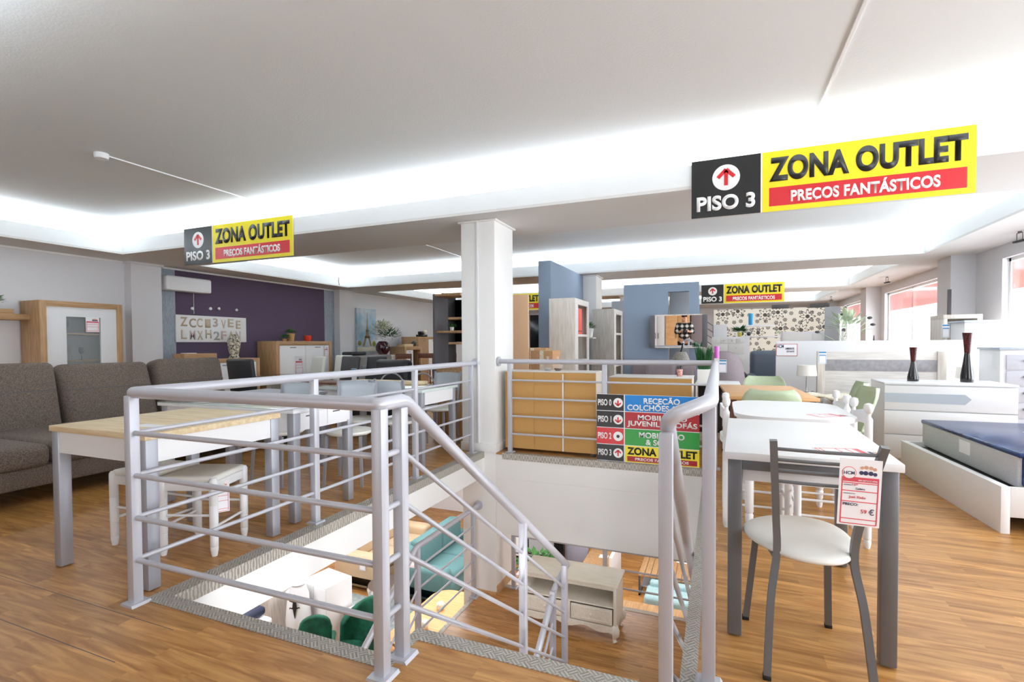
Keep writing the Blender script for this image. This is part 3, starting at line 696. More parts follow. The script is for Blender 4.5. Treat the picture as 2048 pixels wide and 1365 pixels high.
# ---- chest of drawers with vases ----
t=thing('chest_of_drawers','white chest of drawers with a grey arrow inlay behind the bed','chest of drawers',(2.14,6.6,0),R(-2.3))
B=lambda nm,m,*a,bev=.003,p=None: MB().box(*a,bev=bev).build(nm,m,p or t,world=False)
B('body','white',-.527,.527,-.285,.30,.03,.80); B('top','white',-.53,.53,-.305,.302,.80,.822); B('plinth','whitem',-.51,.51,-.26,.29,0,.03)
for z0,z1 in((.04,.283),(.291,.533),(.541,.793)):
    d=B('drawer_front','white',-.525,.525,-.303,-.285,z0,z1)
MB().box(-.527,.527,-.302,-.298,.284,.290).box(-.527,.527,-.302,-.298,.534,.540).build('gap_shade','greyw',t,world=False)  # grey strips paint the shade into the gaps between drawers
MB().prism([(-.527,.62),(.13,.615),(.18,.67),(.13,.715),(-.527,.715)],-.3045,-.303).build('arrow_inlay','lgrey',t,world=False)
def vase(label,x,y,h,rt,rw,rb):
    t=thing('vase',label,'vase',(x,y,.824))
    MB().lathe([(rb*.97,0),(rb,.01),(rb*.97,h*.12),(rw*1.35,h*.42),(rw,h*.58)],(x,y,.824),24).build('body','blackg',t)
    MB().lathe([(rw,h*.58),(rw*1.15,h*.7),(rt*.85,h*.88),(rt,h),(rt*.9,h),(rt*.8,h*.9)],(x,y,.824),24).build('neck',mat('red checked band','6a171c',.2,col2='1a1012',scale=90),t)
vase('shorter black and dark red hourglass vase on the white chest',1.93,6.62,.36,.035,.021,.052)
vase('taller black and dark red hourglass vase on the white chest',2.38,6.60,.51,.045,.026,.056)
# ---- bed ----
t=thing('bed','white low bed frame with a dark slat base at the right edge','bed',(2.35,5.04,0),R(3))
B('side_panel','white',-.70,-.65,-.812,.812,0,.307); B('side_panel','white',.65,.70,-.812,.812,0,.307)
B('foot_panel','white',-.65,.7,-.812,-.79,.11,.307); B('head_panel','white',-.65,.65,.77,.812,.1,.307); B('slat_base','dgl',-.65,.65,-.79,.77,.22,.262)
t=thing('mattress','thick grey quilted mattress in a dark blue cover lying across the bed','mattress',(2.42,5.05,.262),R(2))
MB().box(-.62,.62,-.72,.80,.272,.49,bev=.02,seg=3).build('mattress_body','mattr',t,mtx=Matrix.Translation((2.42,5.05,0)))
mb=MB(); mb.box(-.625,.63,-.735,.815,.478,.512,bev=.012,seg=3).box(-.60,.632,-.745,-.70,.29,.50,bev=.02,seg=3); mb.build('cover','navy',t,mtx=Matrix.Translation((2.42,5.05,0)))
MB().box(-.15,.55,-.35,.25,.5125,.514).build('printed_label','paper',t,mtx=Matrix.Translation((2.42,5.05,0)))
MB().box(-.6235,-.6205,-.10,.07,.36,.46).build('side_label','paper',t,mtx=Matrix.Translation((2.42,5.05,0)))
MB().prism([(-.66,.49),(-.62,.50),(-.62,.475),(-.66,.47)],-.72,.80,'y').build('piping','mattr',t,mtx=Matrix.Translation((2.46,5.05,0)))
# ---- fibreboard backed cabinets behind the far railing ----
def backed(label,x0,x1,y0,y1,h,n,joint=None,z0=.04):
    t=thing('cabinet',label,'cabinet',((x0+x1)/2,(y0+y1)/2,0))
    MB().box(x0,x1,y0+.01,y1,z0,h-.012,bev=.002).build('body','gloak',t)
    MB().box(x0-.005,x1+.005,y0,y1+.01,h-.012,h,bev=.002).build('top','gloakh',t)
    w=(x1-x0)/n
    for i in range(n): MB().box(x0+w*i+.0015,x0+w*(i+1)-.0015,y0+.004,y0+.0098,z0,h-.014).build('back_board','mdf',t)
    if joint: MB().box(joint-.008,joint+.008,y0+.002,y0+.004,z0,h-.03).build('joint_strip','white',t)
    for x in(x0+.02,x1-.06):
        for y in(y0+.02,y1-.06): MB().box(x,x+.04,y,y+.04,0,z0).build('foot','dgl',t)
    return t
backed('large cabinet seen from its brown fibreboard back, next to the white pillar',-2.30,-1.228,5.385,5.69,.934,3,-1.60)
backed('low cabinet seen from its fibreboard back, behind the floor directory',-1.20,-.275,5.99,6.50,.85,1)
# ================= BACKGROUND, UPPER FLOOR =================
def bxs(name,m,p,*a,bev=.002,**k): return MB().box(*a,bev=bev).build(name,m,p,**k)
# glass fronted display cabinet on the left wall
t=thing('display_cabinet','tall oak framed display cabinet with white door and small glass pane, left','cabinet',(-9.0,4.6,0))
bxs('body','oak',t,-9.27,-8.78,4.02,4.10,0,1.90); bxs('body','oak',t,-9.27,-8.78,5.0,5.08,0,1.90); bxs('body','oakh',t,-9.27,-8.78,4.10,5.0,1.82,1.90); bxs('back_board','greyw',t,-9.27,-9.24,4.10,5.0,.02,1.82); bxs('plinth','oakh',t,-9.2,-8.8,4.1,5.0,0,.08)
d=MB().box(-8.83,-8.80,4.10,4.34,.08,1.82).box(-8.83,-8.80,4.78,5.0,.08,1.82).box(-8.83,-8.80,4.34,4.78,1.68,1.82).box(-8.83,-8.80,4.34,4.78,.08,.40).build('door','white',t)
MB().box(-8.82,-8.815,4.34,4.78,.40,1.68).build('door_glass','glass',d)
for z in(1.02,1.42): bxs('shelf','oakh',t,-9.23,-8.86,4.3,4.8,z,z+.02)
def wineglass(label,x,y,z,m='glass',s=1):
    g=thing('wine_glass',label,'glass',(x,y,z),group='wine glasses in the display cabinet')
    MB().lathe([(.032*s,0),(.004,.006),(.004,.08*s),(.025*s,.10*s),(.035*s,.14*s),(.028*s,.19*s)],(x,y,z+.001),14).build('bowl',m,g); return g
wineglass('blue stemmed wine glass on the upper shelf of the display cabinet',-9.0,4.44,1.44,'glassb')
wineglass('wide clear wine glass on the lower shelf of the display cabinet',-9.0,4.42,1.04)
wineglass('clear wine glass in the middle of the lower display cabinet shelf',-9.0,4.50,1.04,s=1.1)
wineglass('slim blue stemmed wine glass at the right of the lower cabinet shelf',-9.0,4.62,1.04,'glassb')
price_tag('red price tag stuck on the glass pane of the oak display cabinet',.18,.22,(-8.795,4.67,1.46),(0,0,R(90)))
# wall shelf with plant
t=thing('wall_shelf','oak wall shelf at the left edge of the picture','shelf',(-9.2,3.6,1.62))
bxs('board','oakh',t,-9.29,-9.02,3.1,4.04,1.62,1.70); bxs('box_section','oakh',t,-9.29,-9.1,3.6,3.88,1.70,1.77)
def leafy(nm,p,c,r,n,m,ln=.05,seed=1,droop=.2,up=.6):
    rnd=random.Random(seed); mb=MB()
    for i in range(n):
        a=rnd.uniform(0,2*PI); e=rnd.uniform(-.1,1)*up+rnd.uniform(0,.4); L=r*rnd.uniform(.5,1)
        d=Vector((math.cos(a)*math.cos(e),math.sin(a)*math.cos(e),math.sin(e))); q=Vector(c)+d*L; s=d.cross(Vector((0,0,1))).normalized()*ln*.28
        tip=q+d*ln+Vector((0,0,-droop*ln)); v=[mb.b.verts.new(w) for w in(q-d*ln*.3,q+s,tip,q-s)]; mb.b.faces.new(v)
    return mb.build(nm,m,p,smooth=False)
def pot_plant(label,x,y,z,r,h,rf,m='pot',fm='leaf',n=120,seed=1,cat='potted plant',ln=.05):
    t=thing('potted_plant',label,cat,(x,y,z)); MB().lathe([(r*.72,0),(r*.78,.005),(r,h*.95),(r,h),(r*.85,h),(r*.8,h*.85)],(x,y,z+.001),20).build('pot',m,t)
    leafy('foliage',t,(x,y,z+h),rf,n,fm,ln,seed); return t
pot_plant('green plant in a white pot on the oak wall shelf at the left edge',-9.1,3.66,1.70,.075,.15,.13,seed=3)
# air conditioner
t=thing('air_conditioner','white wall mounted air conditioner above the letter canvas','air conditioner',(-9.2,6.4,2.26))
MB().box(-9.285,-9.06,5.98,6.84,2.24,2.51,bev=.04,seg=4).build('casing','white',t); bxs('air_flap','whitem',t,-9.12,-9.055,6.03,6.80,2.252,2.262)
tag(MB().tube([(-9.28,6.62,2.24),(-9.28,6.62,1.85)],.004,6).build('power_cable','whitem'),'thin white cable hanging from the air conditioner down to the canvas','cable')
# canvases
t=thing('canvas_picture','wide canvas of scattered pastel letters on the purple wall','picture',(-9.27,7,1.3)); bxs('canvas','whitem',t,-9.284,-9.25,6.25,7.74,1.31,1.82)
rot=Matrix.Translation((-9.249,0,0))@Matrix.Rotation(R(90),4,'Z')
rnd=random.Random(5); cols=[mat('letter %d'%i,c,.7) for i,c in enumerate(('b9a58c','c9b9a0','a9a9a6','cdb8b4'))]
for r_,(s_,z_) in enumerate((('ZCC13VEE',1.60),('LMXH2FAN',1.37))):
    for i,ch in enumerate(s_):
        y=6.33+i*.165+rnd.uniform(-.01,.01); z=z_+rnd.uniform(-.02,.02); M['_l']=cols[rnd.randrange(4)]
        text('painted_letter',ch,'_l',t,y,y+rnd.uniform(.10,.14),z,z+.17,0,depth=.003,mtx=rot)
for y,z,wh in((6.58,1.95,'leftmost of four, nearest the cable'),(6.95,1.97,'second from the left'),(7.13,1.98,'third from the left'),(7.53,1.98,'rightmost of the four')): 
    tag(MB().lathe([(.012,0),(.016,.012),(.010,.02)],(0,0,0),10).build('wall_spot','white',None,mtx=Matrix.Translation((-9.285,y,z))@Matrix.Rotation(R(90),4,'Y')@Matrix.Scale(2,4)),'small white filler patch above the letter canvas, '+wh,'wall fitting','small white patches on the purple wall')
t=thing('canvas_picture','tall blue canvas painted with an iron lattice tower','picture',(-9.27,11.6,1.05)); bxs('canvas',mat('sky canvas','8fb6cf',.8,col2='d8dde0',scale=3),t,-9.295,-9.24,11.26,12.11,1.04,2.26)
mb=MB(); X0=-9.241; yc=11.70
def tri(pts): mb.prism(pts,X0,X0+.004,'x')
tri([(yc-.02,1.75),(yc+.02,1.75),(yc+.005,2.15),(yc-.005,2.15)]); tri([(yc-.07,1.5),(yc+.07,1.5),(yc+.025,1.76),(yc-.025,1.76)])
tri([(yc-.20,1.2),(yc-.12,1.2),(yc-.02,1.5),(yc-.08,1.5)]); tri([(yc+.20,1.2),(yc+.12,1.2),(yc+.02,1.5),(yc+.08,1.5)]); tri([(yc-.13,1.42),(yc+.13,1.42),(yc+.11,1.48),(yc-.11,1.48)]); tri([(yc-.08,1.62),(yc+.08,1.62),(yc+.06,1.66),(yc-.06,1.66)])
mb.build('painted_tower',mat('tower paint','8a6f4d',.8,col2='b3935c',scale=40),t)
MB().box(X0,X0+.003,11.27,12.10,1.05,1.17).build('painted_square','cream',t)
mb=MB(); mb.cyl((X0,11.36,1.28),(X0+.004,11.36,1.28),.07).cyl((X0,12.0,1.26),(X0+.004,12.0,1.26),.08); mb.build('painted_trees',mat('autumn paint','b79a2e',.8,col2='4f7a4a',scale=30),t)
# sideboards of the left wall
def sideboard(label,x,y0,y1,h,door,d=.42,frame=.07,m='oak',z0=0,handle=True,cat='sideboard',name='sideboard'):
    t=thing(name,label,cat,(x-d/2,(y0+y1)/2,0)); mh='oakh' if m=='oak' else m
    bxs('side_panel',m,t,x-d,x,y0,y0+frame,z0,h); bxs('side_panel',m,t,x-d,x,y1-frame,y1,z0,h); bxs('top',mh,t,x-d,x,y0+frame,y1-frame,h-frame,h); bxs('bottom',mh,t,x-d,x,y0+frame,y1-frame,z0,z0+.06)
    bxs('back_board','dgl',t,x-d,x-d+.01,y0+frame,y1-frame,z0+.06,h-frame)
    n=len(door); w=(y1-y0-2*frame)/n
    for i,c in enumerate(door):
        a=y0+frame+i*w
        if c: 
            D=bxs('door',c,t,x-.035,x-.012,a+.003,a+w-.003,z0+.065,h-frame-.005)
            if handle: MB().box(x-.012,x-.002,a+w*.4,a+w*.62,h-frame-.06,h-frame-.045).build('handle','steel',D)
    return t
sideboard('oak framed highboard with white doors, two plants on top, at the purple wall',-8.65,7.96,9.62,1.33,['white','white'],.55,.09)
sideboard('low oak topped sideboard at the purple wall under the letter canvas',-8.6,5.95,7.50,.99,['white','white','white'],.45,.07)
tag(bxs('wooden_box','oakh',None,-8.95,-8.65,5.98,6.60,.992,1.10),'flat oak box lying on the low sideboard behind the sofa backrest','box')
tag(bxs('leaflet','paper',None,-8.9,-8.72,6.08,6.26,1.101,1.112),'white leaflet lying on the flat oak box','leaflet')
t=thing('vase','cream vase with black leaf pattern on the low sideboard','vase',(-8.8,7.05,.992))
MB().lathe([(.10,0),(.075,.05),(.10,.16),(.12,.30),(.11,.38),(.065,.44),(.075,.46),(.05,.47)],(-8.8,7.08,.993),24).build('body',mat('patterned glaze','efe6cf',.3,col2='2a2320',scale=26),t)
pot_plant('dark green plant in front of the basket plant on the oak highboard',-8.85,8.38,1.33,.05,.05,.13,'basket','leafd',120,7)
pot_plant('green plant in a woven basket on the oak highboard',-8.9,8.60,1.33,.085,.17,.13,'basket','leaf',120,8)
t=thing('candle_glass','orange red glass bowl on the oak highboard','glass bowl',(-8.85,9.05,1.33)); MB().lathe([(.06,0),(.085,.04),(.085,.13),(.078,.13),(.075,.05)],(-8.85,9.05,1.331),20).build('bowl','redg',t)
price_tag('red price tag on the door of the oak highboard with plants',.12,.26,(-8.645,9.42,.95),(0,0,R(90)))
# tall dining chairs with leather backs
def parson(m):
    t=thing('dining_chair','x','chair')
    P0=Vector((0,-.2,.45)); mt=Matrix.Translation(P0)@Matrix.Rotation(R(9),4,'X')@Matrix.Translation(-P0)
    MB().box(-.215,.215,-.24,-.17,.40,1.06,bev=.03,seg=3,m=mt).build('backrest',m,t); MB().box(-.22,.22,-.2,.23,.40,.48,bev=.03,seg=3).build('seat',m,t)
    for sx in(-1,1):
        for sy in(-1,1): MB().box(*sorted((sx*.2,sx*.16)),*sorted((sy*.2,sy*.16)),0,.40).build('leg','steel',t)
    return t
pw=parson('seat'); pb=parson('dgl'); pk=parson('blkl')
pw['label']='white leather dining chair, left of the two at the black table'; pw['group']='tall leather dining chairs in the back left'; pw.location=(-6.40,6.42,0); pw.rotation_euler=(0,0,R(160))
dup(pw,(-6.34,7.02,0),R(170),'white leather dining chair, right of the two, beside a red tag','tall leather dining chairs in the back left')
pb['label']='dark brown leather dining chair between the white and the black chairs'; pb['group']='tall leather dining chairs in the back left'; pb.location=(-5.85,6.62,0); pb.rotation_euler=(0,0,R(170))
pk['label']='black dining chair in front of the low sideboard behind the sofa'; pk['group']='tall leather dining chairs in the back left'; pk.location=(-6.35,5.45,0); pk.rotation_euler=(0,0,R(10))
dup(pk,(-5.30,6.60,0),R(170),'black leather dining chair with a blue tag, just left of the black armchair','tall leather dining chairs in the back left')
t=thing('armchair','wide black leather armchair in front of the beige cushions','armchair',(-4.55,6.00,0),R(165))
for nm,a in(('backrest',(-.36,.36,-.36,-.2,.4,1.02)),('seat',(-.34,.34,-.3,.32,.18,.46)),('armrest',(-.42,-.3,-.32,.3,.1,.62)),('armrest',(.3,.42,-.32,.3,.1,.62))): MB().box(*a,bev=.06,seg=3).build(nm,'blkl',t,world=False)
price_tag('blue edged price tag on the back of the black leather armchair',.12,.2,(-4.62,5.56,.72),(0,0,R(-15)),blue=True)
t=thing('dining_table','dining table with a thin black top among the white leather chairs','table',(-6.2,6.2,0))
bxs('tabletop','blackg',t,-6.9,-5.5,5.65,6.45,.74,.76); 
for x in(-6.75,-5.65): MB().prism([(x-.05,0),(x+.05,0),(x+.2,.74),(x+.1,.74)] if x<-6 else [(x-.05,0),(x+.05,0),(x-.1,.74),(x-.2,.74)],5.95,6.15).build('leg','seat',t)
t=thing('dining_table','second dark topped table with wine coloured mats behind the railing','table',(-4.9,5.0,0)); bxs('tabletop','walnut',t,-5.35,-4.3,5.04,5.48,.74,.765)
for x in(-5.28,-4.38):
    for y in(5.09,5.43): bxs('leg','walnut',t,x-.03,x+.03,y-.03,y+.03,0,.74)
price_tag('red price tag standing on the black table between the white chairs',.14,.3,(-6.35,6.3,.761),(0,0,R(10)))
price_tag('price tag with a picture of people on the grey chair back behind the railing',.12,.12,(-3.36,4.06,.70),(0,0,R(30)))
# right part of the left wall: grey sideboard, flowers, beige sofa, bar stools
sideboard('white sideboard with grey wood drawers under the tower canvas',-8.5,10.95,11.97,.95,['gloak','gloak'],.45,.05,'whitem')
t=thing('vase','wine red ball vase with white artificial flowers below the tower canvas','vase',(-8.6,11.55,.951))
MB().lathe([(.08,0),(.12,.02),(.19,.14),(.20,.22),(.16,.33),(.10,.38),(.08,.37)],(-8.6,11.55,.952),24).build('body','plum',t)
leafy('blossoms',t,(-8.6,11.55,1.5),.42,420,mat('cream blossom','e4e4cf',.8,col2='8fa07c',scale=14),.07,11,up=1.2); leafy('leaves',t,(-8.55,11.75,1.38),.40,200,'leafd',.09,12,up=.7)
t=thing('sofa','small grey beige sofa with cushions behind the railing, below the flowers','sofa',(-7.6,10.4,0))
for nm,a in(('base',(-8.1,-7.2,9.6,11.0,.0,.42)),('backrest',(-8.3,-7.95,9.5,11.1,.1,.98)),('armrest',(-8.2,-7.2,9.4,9.65,.1,.62)),('armrest',(-8.2,-7.2,10.95,11.2,.1,.62)),('cushion',(-7.95,-7.6,9.8,10.3,.42,.75)),('cushion',(-7.95,-7.6,10.35,10.9,.42,.78))): cushion(nm,*a,b=.07,parent=t,m='greyf')
t=thing('storage_box','dark folded item lying on the grey beige sofa back','box',(-8.15,9.8,.98)); MB().box(-8.3,-8.0,9.55,10.1,.985,1.07,bev=.03).build('case','blkl',t)
sideboard('oak counter with a pale open shelf block, left of the tall oak cabinet',-8.2,12.0,12.92,1.18,['white',None],.5,.10)
bxs('tray','oakt',None,-8.55,-8.3,12.15,12.6,1.181,1.25); tag(SC.objects['tray'],'pale wooden tray on the oak counter','tray')
tag(MB().sph((-8.4,12.78,1.26),.08).build('decorative_ball','dgl'),'dark brown ball on the oak counter beside the tray','decorative ball')
sideboard('tall oak cabinet with an open shelf and cream door near the pillar',-8.35,12.95,14.15,1.47,['oak','whitem'],.6,.07)
t=thing('ornament','black and white figure group on the tall oak cabinet','ornament',(-8.5,13.4,1.47)); MB().box(-8.6,-8.4,13.2,13.55,1.472,1.54,bev=.01).box(-8.6,-8.45,13.3,13.45,1.54,1.64,bev=.02).build('base','blackg',t); MB().sph((-8.5,13.55,1.62),.07).build('ball','cream',t)
def barstool():
    t=thing('bar_stool','x','bar stool')
    for sx in(-1,1):
        MB().tube([(sx*.2,-.2,0),(sx*.185,-.17,.6),(sx*.18,-.2,1.02)],.016,8).build('back_leg','walnut',t); MB().tube([(sx*.2,.2,0),(sx*.18,.16,.62)],.016,8).build('front_leg','walnut',t)
    MB().box(-.195,.195,-.215,-.185,.90,1.02,bev=.008).build('back_rail','walnut',t); MB().box(-.2,.2,-.18,.2,.62,.70,bev=.03,seg=3).build('seat',mat('dark blue seat','2c3d4f',.7),t)
    MB().cyl((-.19,.18,.25),(.19,.18,.25),.012).cyl((-.19,-.19,.25),(.19,-.19,.25),.012).build('stretcher','walnut',t); return t
bs=barstool(); bs.location=(-6.9,9.95,0); bs.rotation_euler=(0,0,R(195)); bs['label']='walnut bar stool with dark seat, left of the three by the oak counter'; bs['group']='walnut bar stools'
dup(bs,(-6.65,10.55,0),R(200),'walnut bar stool with dark blue seat, middle of the three','walnut bar stools')
dup(bs,(-6.25,10.95,0),R(190),'walnut bar stool half hidden by the dark grey shelf tower','walnut bar stools')
def roundchair():
    t=thing('metal_chair','x','chair'); 
    MB().tube([(-.19,-.2,0),(-.19,-.2,.6)]+[(-.19*math.cos(a),-.22,.6+.26*math.sin(a)) for a in[PI*k/10 for k in range(1,10)]]+[(.19,-.2,.6),(.19,-.2,0)],.011,8).build('back_frame','steell',t)
    MB().lathe([(.19,.44),(.2,.46),(.18,.48),(.01,.48)],(0,0,0),20).build('seat','dgl',t)
    for sx in(-1,1): MB().cyl((sx*.17,.17,0),(sx*.14,.12,.45),.01).build('front_leg','steell',t)
    return t
rc=roundchair(); rc.location=(-4.02,5.48,0); rc.rotation_euler=(0,0,R(200)); rc['label']='metal chair with arched back and a red card, behind the pale wood leaf'; rc['group']='arched back metal chairs'
dup(rc,(-3.60,5.56,0),R(195),'metal chair with arched back next to the dark shelf tower','arched back metal chairs')
# dark shelf tower left of the pillar
t=thing('shelf_tower','tall dark grey shelf tower standing just left of the white pillar','shelving unit',(-3.7,6.9,0))
bxs('side_panel','dgrey',t,-3.93,-3.90,6.75,7.15,0,2.03); bxs('side_panel','oak',t,-3.34,-3.31,6.75,7.15,0,2.03)
for z in(0.0,.42,.84,1.24,1.62,1.99): bxs('shelf','oak',t,-3.9,-3.34,6.76,7.15,z,z+.035)
bxs('back_board','tvscreen',t,-3.9,-3.34,7.12,7.14,1.28,1.95)
t2=thing('shelf_tower','brown open back of the shelf tower turned to the pillar','shelving unit',(-3.2,6.2,0)); bxs('side_panel','dgrey',t2,-3.62,-3.59,5.98,6.35,0,1.93); bxs('side_panel','oak',t2,-3.60,-3.2,6.0,6.02,0,.9); bxs('top','oak',t2,-3.59,-3.2,5.98,6.35,1.90,1.93)
for z in(.02,.9,1.4): bxs('shelf','oak',t2,-3.59,-3.2,6.02,6.35,z,z+.03)
pot_plant('tiny plant on the shelf of the dark shelf tower',-3.42,6.15,1.43,.03,.05,.05,n=50)
# fibreboard sheet, boxes, black door panel
tag(bxs('fibreboard_sheet','mdfp',None,-2.80,-2.44,6.55,6.58,0,1.93),'tall pale fibreboard sheet standing right of the white pillar','board')
def cbox(label,x0,x1,y0,y1,z0,z1,rz=0,tape=True):
    t=thing('cardboard_box',label,'box',((x0+x1)/2,(y0+y1)/2,z0)); w,d=(x1-x0)/2,(y1-y0)/2
    MB().box(-w,w,-d,d,.001,z1-z0,bev=.004).build('carton','card',t,world=False); MB().box(-.03,.03,-d-.001,d+.001,.02,z1-z0+.001).build('packing_tape','cream',t,world=False); t.rotation_euler=(0,0,rz)
cbox('closed cardboard box between the fibreboard sheet and the blue panel',-2.86,-2.42,7.25,7.6,0,1.18)
cbox('tilted taped cardboard box behind the two glass flasks',-2.40,-2.06,6.55,6.8,0,1.15,R(-8))
tag(bxs('dark_panel','tvscreen',None,-5.9,-4.9,16.0,16.05,0,2.2),'dark glossy panel far behind, seen beside the blue panel','panel')
# blue partitions
tag(bxs('partition_panel','bluep',None,-2.865,-2.64,8.2,11.55,0,2.66),'long blue grey partition reaching the ceiling right of the pillar','partition')
def frame_hole(mb,x0,x1,y0,y1,h,hx0,hx1,hz0,hz1): mb.box(x0,hx0,y0,y1,0,h).box(hx1,x1,y0,y1,0,h).box(hx0,hx1,y0,y1,hz1,h).box(hx0,hx1,y0,y1,0,hz0)
mb=MB(); frame_hole(mb,-1.38,-.27,8.0,8.12,2.155,-.715,-.41,.75,2.02); tag(mb.build('partition_panel','bluep'),'blue grey panel with a cut out slot behind the mirror','partition')
tag(bxs('grey_board','greyw',None,-.72,-.40,8.3,8.33,0,2.1),'plain grey board seen through the slot of the blue panel','board')
# mirror
t=thing('wall_mirror','landscape mirror with dark wooden side frames on the blue grey panel','mirror',(-.56,7.93,1.42))
MB().box(-.335,.335,-.02,.02,-.235,.235).build('mirror_glass','mirror',t,world=False)
for sx in(-1,1): MB().box(*sorted((sx*.335,sx*.41)),-.03,.02,-.24,.24,bev=.003).build('side_frame','dgrey',t,world=False)
for a in(.235,-.25): MB().box(-.335,.335,-.025,.02,a,a+.015).build('edge_strip','gloak',t,world=False)
t.rotation_euler=(R(1.35),0,R(3.3))
# bookcases right of the blue partition
def bookcase(label,x0,x1,y0,y1,h,shelves,open_side=True,name='bookcase'):
    t=thing(name,label,'bookcase',((x0+x1)/2,(y0+y1)/2,0))
    bxs('side_panel','gloak',t,x0,x1,y0,y0+.03,0,h); bxs('side_panel','gloak',t,x0,x1,y1-.03,y1,0,h); bxs('top','gloakh',t,x0,x1,y0+.03,y1-.03,h-.09,h); bxs('back_board','gloak',t,x0,x0+.02,y0+.03,y1-.03,0,h-.09)
    bxs('front_frame','gloakh',t,x1-.02,x1,y0+.03,y0+.20,0,h-.09); bxs('front_frame','gloakh',t,x1-.02,x1,y1-.12,y1-.03,0,h-.09)
    for z in shelves: bxs('shelf','gloakh',t,x0+.02,x1-.005,y0+.2,y1-.12,z,z+.04)
    return t
bookcase('tall pale oak bookcase with red folders beside the blue partition',-2.43,-2.02,7.45,8.36,1.94,(.1,.55,.95,1.35))
for i in range(2): 
    a=7.72+i*.13; f=MB().box(-2.38,-2.045,a,a+.125,1.392,1.80,bev=.003).build('ring_binder',mat('coral red','ef5a52',.5)); tag(f,['red ring binder at the left of the top shelf of the pale bookcase','red ring binder at the right of the top shelf of the pale bookcase'][i],'binder','red binders')
    MB().box(-2.045,-2.043,a+.03,a+.10,1.43,1.45).build('label_slot','black',f)
bookcase('second tall pale oak cabinet further back left of the mirror panel',-2.2,-1.78,9.3,10.2,1.88,(.3,.8,1.4))
tag(bxs('grey_board','greyw',None,-2.02,-1.45,10.3,10.33,0,2.1),'tall grey board standing behind the second pale cabinet','board')
t=thing('wall_shelf','small pale shelf with a white pot on the blue partition','shelf',(-2.4,8.9,1.33)); bxs('board','gloakh',t,-2.63,-2.05,8.75,9.0,1.33,1.35)
pot_plant('trailing green plant in a white bowl on the small pale shelf',-2.15,8.86,1.35,.09,.16,.13,fm='leaf',n=140,seed=9)
# flasks on the cabinet
def flask(label,x,y,z):
    t=thing('glass_flask',label,'glass flask',(x,y,z)); MB().lathe([(.03,0),(.05,.02),(.058,.05),(.045,.085),(.014,.11),(.012,.15),(.018,.165)],(x,y,z+.001),20).build('body','glass',t)
    MB().lathe([(.028,.004),(.045,.02),(.04,.03),(.002,.032)],(x,y,z+.001),16).build('filling','gloak' if x<-1.78 else 'walnut',t)
flask('left glass flask with pale filling on the large fibreboard backed cabinet',-1.81,5.50,.934); flask('right glass flask with dark filling on the large fibreboard backed cabinet',-1.69,5.50,.934)
# counter with plant, lamp, cup; armchair
t=thing('desk','white and grey desk behind the low fibreboard cabinet','desk',(-.1,6.75,0)); bxs('tabletop','white',t,-.26,.24,6.45,6.95,.735,.76); bxs('side_panel','dgl',t,-.235,.20,6.88,6.93,.1,.70); bxs('side_panel','whitem',t,.20,.23,6.46,6.94,0,.73); bxs('side_panel','whitem',t,-.255,-.235,6.46,6.94,0,.73)
t=thing('grass_plant','tall artificial grass in a white square pot on the desk','potted plant',(-.16,6.6,.76)); MB().box(-.24,-.09,6.53,6.68,.761,.92,bev=.004).build('pot','pot',t)
rnd=random.Random(2); mb=MB()
for i in range(170):
    a=rnd.uniform(0,2*PI); r=rnd.uniform(0,.06); x,y=-.165+r*math.cos(a),6.605+r*math.sin(a); h=rnd.uniform(.22,.33); dx,dy=math.cos(a)*h*.18,math.sin(a)*h*.18
    v=[mb.b.verts.new(p) for p in((x-.003,y,.9),(x+.003,y,.9),(x+dx*.5+.002,y+dy*.5,.9+h*.7),(x+dx,y+dy,.9+h))]; mb.b.faces.new(v)
mb.build('grass_blades','leafd',t,smooth=False)
t=thing('armchair','rounded mauve grey armchair back with a blue tag behind the desk','armchair',(.09,7.5,0))
mb=MB(); mb.grid(lambda u,v:(.05+.30*math.cos(PI*(1.0-u))*(1-.25*v*v),7.52+.10*v-.26*math.sin(PI*u)*(1-.0*v),.25+(.66+.22*math.sin(PI*u))*v),18,8); mb.build('back_shell','taupe',t,solid=.06); MB().box(-.2,.3,7.4,7.8,.3,.48,bev=.05,seg=3).build('seat','taupe',t)
for x in(-.15,.25): MB().cyl((x,7.7,0),(x,7.62,.32),.015).cyl((x,7.4,0),(x,7.45,.32),.015).build('leg','black',t)
price_tag('blue edged price tag on the mauve grey armchair back',.10,.17,(.05,7.215,.85),(0,0,0),blue=True)
t=thing('sofa','mauve brown sofa with cushions below the mirror','sofa',(-.9,7.3,0))
for nm,a in(('base',(-1.25,-.35,7.0,7.7,.0,.45)),('backrest',(-1.2,-.3,7.62,7.86,.1,1.0)),('cushion',(-.98,-.55,7.35,7.6,.5,.98)),('cushion',(-.5,-.3,7.35,7.6,.5,.95))): cushion(nm,*a,b=.07,parent=t,m='taupe')
t=thing('table_lamp','dark mesh lamp hanging in front of the mirror panel','lamp',(-.46,7.0,1.0))
MB().lathe([(.115,-.08),(.11,-.02),(.075,.06),(.065,.075)],(-.46,7.0,1.05),20).build('lamp_shade',mat('mesh shade','8e8a83',.6,var=.4,scale=120),t); MB().cyl((-.46,7.0,1.12),(-.44,7.0,1.20),.012).cyl((-.46,7,.76),(-.46,7,1.0),.008).lathe([(.07,0),(.07,.012)],(-.46,7,.75),16).build('stem','black',t)
tag(bxs('side_table','dgl',None,-.75,-.3,6.85,7.15,.735,.75),'dark side table top under the mesh lamp','side table')
t=thing('cup','red and white checked cup on the fibreboard cabinet','cup',(-.42,6.2,.85)); MB().lathe([(.028,0),(.036,.085),(.03,.085)],(-.42,6.2,.851),18).build('body',mat('checked cup','e9c9c0',.5,col2='b5564a',scale=70),t)
